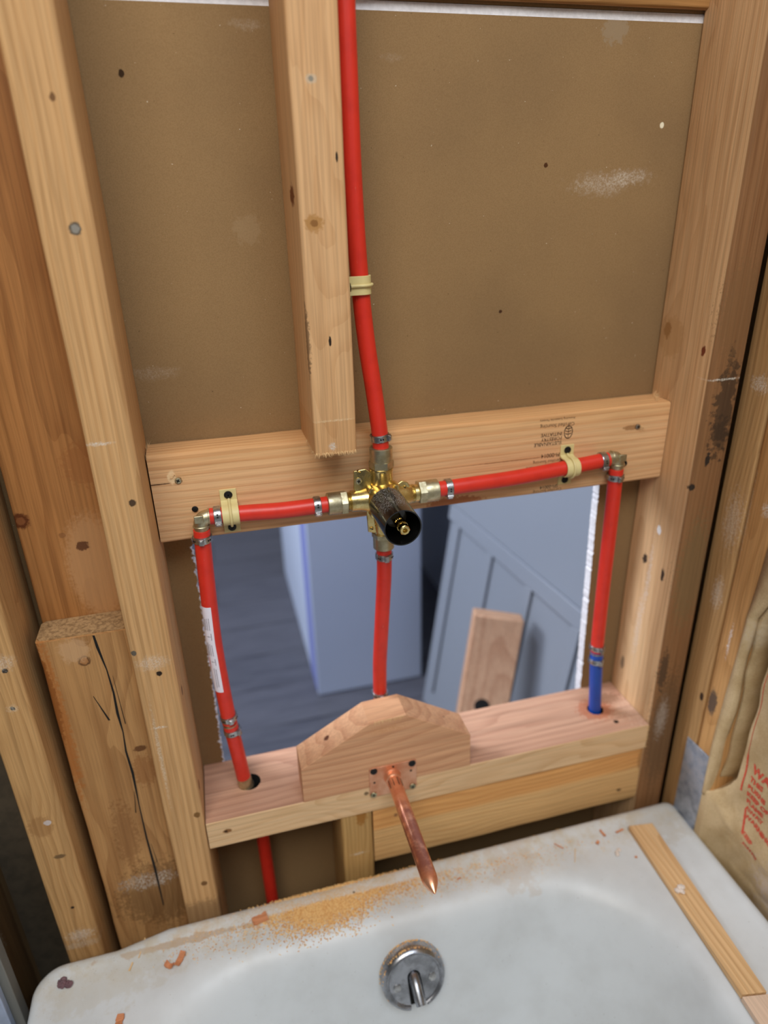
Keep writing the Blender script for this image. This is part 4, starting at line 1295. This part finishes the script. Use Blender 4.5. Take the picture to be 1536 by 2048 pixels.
# ------------------------------------------------------------------ metal nail plate and kraft-faced insulation on the side wall
mb = MB()
mb.prism([(.5928, -.0205, -.3290), (.5928, -.0205, -.52), (.5928, -.0608, -.52), (.5928, -.0608, -.3265)], (-.0012, 0, 0))
tag(mb.build('nail_plate', M['galv'], bevel=.0003), 'galvanised steel plate nailed low on the side wall stud by the tub corner', 'metal plate')

batt = thing('insulation_batt', (.64, -.3, -.849), 'brown paper faced insulation with red print bulging from the right side wall', 'insulation')
def recess(y, z):
    c = -.0850 if z > -.33 else -.085 + (-.33 - z) * .30
    if z > -.17:
        c = -.085 - (z + .17) * .10
    hw = .0095
    if z < -.33:
        hw = max(0, .0095 * (1 - (-.33 - z) / .065))
    if z > -.10:
        hw = max(0, .0095 * (1 - (z + .10) / .02))
    if hw <= 0:
        return 0
    q = abs(y - c) / hw
    return max(0, 1 - q ** 3) if q < 1 else 0
def batt_x(y, z):
    x = .6035 + .045 * recess(y, z)
    t = min(1, max(0, (-.10 - y) / .06))
    x -= .006 * t
    x += .0016 * math.sin(y * 60 + z * 25) + .0011 * math.sin(z * 90 + y * 30) + .0006 * math.sin(y * 230 + z * 120)
    x += .016 * min(1, max(0, (-.395 - z) / .06)) * min(1, max(0, (-.068 - y) / .07))
    # crease running toward the nail plate
    d = (z + .385) - (y + .09) * 1.0
    x -= .004 * math.exp(-(d / .008) ** 2) * max(0, 1 - abs(y + .085) / .03)
    return x
mb = MB()
NY, NZ2 = 150, 190
ys = [-.0728 - (i / NY) ** 1.5 * .56 for i in range(NY + 1)]
zs = [.60 - 1.45 * j / NZ2 for j in range(NZ2 + 1)]
zs = sorted(set([round(.60 - .7 * j / 40, 4) for j in range(41)] + [round(-.10 - .36 * j / 150, 4) for j in range(151)] + [-.6, -.84]), reverse=True)
def bp(y, z):
    s_ = min(1, max(0, (-.345 - z) / .04)) * math.exp((y + .0728) / .012)
    x = batt_x(y, z)
    return V((x + (.5918 - x) * min(1, s_ * 1.6), y + .0115 * s_, z))
rows = [[bp(y, z) for y in ys] for z in zs]
mb.loft(rows, False)
fc = mb.build('paper_facing', M['kraft'], batt, sharp=80)
fc.modifiers.new('t', 'SOLIDIFY').thickness = .0004
mb = MB()
rows = []
for i in range(60):
    z = -.030 - i * (.352 / 59)
    e = -.0752 + .0012 * math.sin(z * 60)
    s0 = -.0640 + .003 * math.sin(z * 21 + 1)
    if z < -.25:
        s0 += (-.25 - z) * .05
        e += (-.25 - z) * .05
    if z > -.12:
        s0 -= (z + .12) * .12
        e -= (z + .12) * .5
    lift = .0015 + .0015 * math.sin(z * 33)
    rows.append([V((.5930 - .0005, s0, z)), V((.5922 - lift, s0 * .6 + e * .4, z)), V((.5925 - lift * 1.2, s0 * .3 + e * .7, z)), V((.5950, e, z)), V((.6000, e + .0008, z))])
mb.loft(rows, False)
fl = mb.build('stapling_flange', M['kraft'], batt, sharp=80, label='pale folded paper edge')
fl.modifiers.new('t', 'SOLIDIFY').thickness = .0004
mb = MB()
mb.box((.658, -.62, -.84), (.690, -.0740, .60))
mb.build('fibre_core', plain('glass_fibre', (120, 92, 60), .95), batt)
# red printing
def onbatt(p):
    return V((batt_x(p.y, p.z) - .0008, p.y, p.z))
def ktext(body, size, y, z, bold=.00045):
    text('printed_warning', body, size, M['redprint'], (.60, y, z), (0, -1, 0), (0, 0, 1), fc, 0, warp=onbatt, bold=bold)
ktext('WARNING', .0150, -.1130, -.3000, .0007)
ktext('THIS', .0090, -.1140, -.3120)
ktext('BURNS', .0085, -.1140, -.3230)
ktext('KEEP OPEN', .0085, -.1145, -.3335)
ktext('FLAME', .0085, -.1150, -.3440)
ktext('AWAY', .0085, -.1155, -.3545)
ktext('WARNING', .0090, -.1165, -.3660)
ktext('KEEP', .0085, -.1190, -.3900)
ktext('AWAY', .0085, -.1230, -.4030)
mb = MB()
def stroke(pts, w):
    for (a, b) in zip(pts, pts[1:]):
        n_ = 6
        for i in range(n_):
            p = [a[0] + (b[0] - a[0]) * i / n_, a[1] + (b[1] - a[1]) * i / n_]
            q = [a[0] + (b[0] - a[0]) * (i + 1) / n_, a[1] + (b[1] - a[1]) * (i + 1) / n_]
            d = V((q[0] - p[0], q[1] - p[1])).normalized()
            nx_, nz_ = -d.y * w, d.x * w
            mb.add([onbatt(V((0, p[0] + nx_, p[1] + nz_))), onbatt(V((0, p[0] - nx_, p[1] - nz_))), onbatt(V((0, q[0] - nx_, q[1] - nz_))), onbatt(V((0, q[0] + nx_, q[1] + nz_)))], [(0, 1, 2, 3)])
stroke([(-.0995, -.165), (-.0990, -.22), (-.1005, -.262), (-.1020, -.285)], .0004)
stroke([(-.1020, -.285), (-.1045, -.312), (-.1065, -.335)], .0013)
mb.build('printed_border', M['redprint'], fc, smooth=False)
mb = MB()
stroke([(-.1160, -.355), (-.1190, -.385), (-.1200, -.425)], .0016)
mb.build('printed_border', M['redprint'], fc, smooth=False)

# ------------------------------------------------------------------ room seen through the hole
mb = MB()
mb.box((.235, .828, -.849), (.512, 1.50, 1.0))
cab = tag(mb.build('cabinet', M['cab'], bevel=.004), 'tall pale blue-grey cabinet standing on the dark floor behind the centre pipe', 'cabinet')
mb = MB()
mb.box((.2335, .835, -.84), (.2352, .93, .95))
mb.build('side_strip', M['cabblue'], cab, label='violet-blue strip')
# leaning panelled door
P0 = V((.4849, .7387, -.848))
Q = V((.5561, .7387, -.3336))
th = R(6)
D = V((math.sin(th), -math.cos(th), 0))
U = (Q - P0).normalized()
Nn = U.cross(D).normalized()
if Nn.x > 0:
    Nn = -Nn
door = thing('panelled_door', P0 + D * .35 - V((0, 0, .001)), 'grey panelled door leaning on the right wall of the room beyond the hole', 'door')
def dbox(s0, s1, u0, u1, d0, d1, mb):
    c = P0 + D * (s0 + s1) / 2 + U * (u0 + u1) / 2 + Nn * (d0 + d1) / 2
    mb.obox(c, (D, U, Nn), (abs(s1 - s0) / 2, abs(u1 - u0) / 2, abs(d1 - d0) / 2))
mb = MB()
dbox(0, .62, 0, 1.5, -.03, 0, mb)
mb.build('slab', M['door'], door, bevel=.002)
mb = MB()
dbox(0, .62, .50, .535, 0, .008, mb)
mb.build('rail', M['door'], door, bevel=.002)
for s0 in (.03, .175, .32, .465):
    mb = MB()
    dbox(s0, s0 + .022, .06, .50, 0, .007, mb)
    mb.build('stile', M['door'], door, bevel=.002)
# offcut leaning in front
dn = V((-.038, -.030, -.185)).normalized()
wdir = V((.081, -.032, -.024)).normalized()
wdir = (wdir - dn * dn.dot(wdir)).normalized()
nd = wdir.cross(dn).normalized()
if nd.y < 0:
    nd = -nd
top = V((.5085, .367, -.378)) + nd * .019
Lc = (top.z + .838) / -dn.z
mb = MB()
mb.obox(top + dn * Lc / 2, (wdir, nd, dn), (.0445, .019, Lc / 2))
oc2 = tag(mb.build('lumber_offcut', M['twobyfour'], bevel=.003), 'short two by four offcut leaning against the grey door beyond the hole', 'lumber')
mb = MB()
hc = top + dn * .172 - nd * .0
sgn = -1
mb.lathe(hc + nd * sgn * .0185 + wdir * -.004, nd * sgn, [(0, .014), (.0009, .014)], 24)
mb.build('bored_hole', M['dark'], oc2)
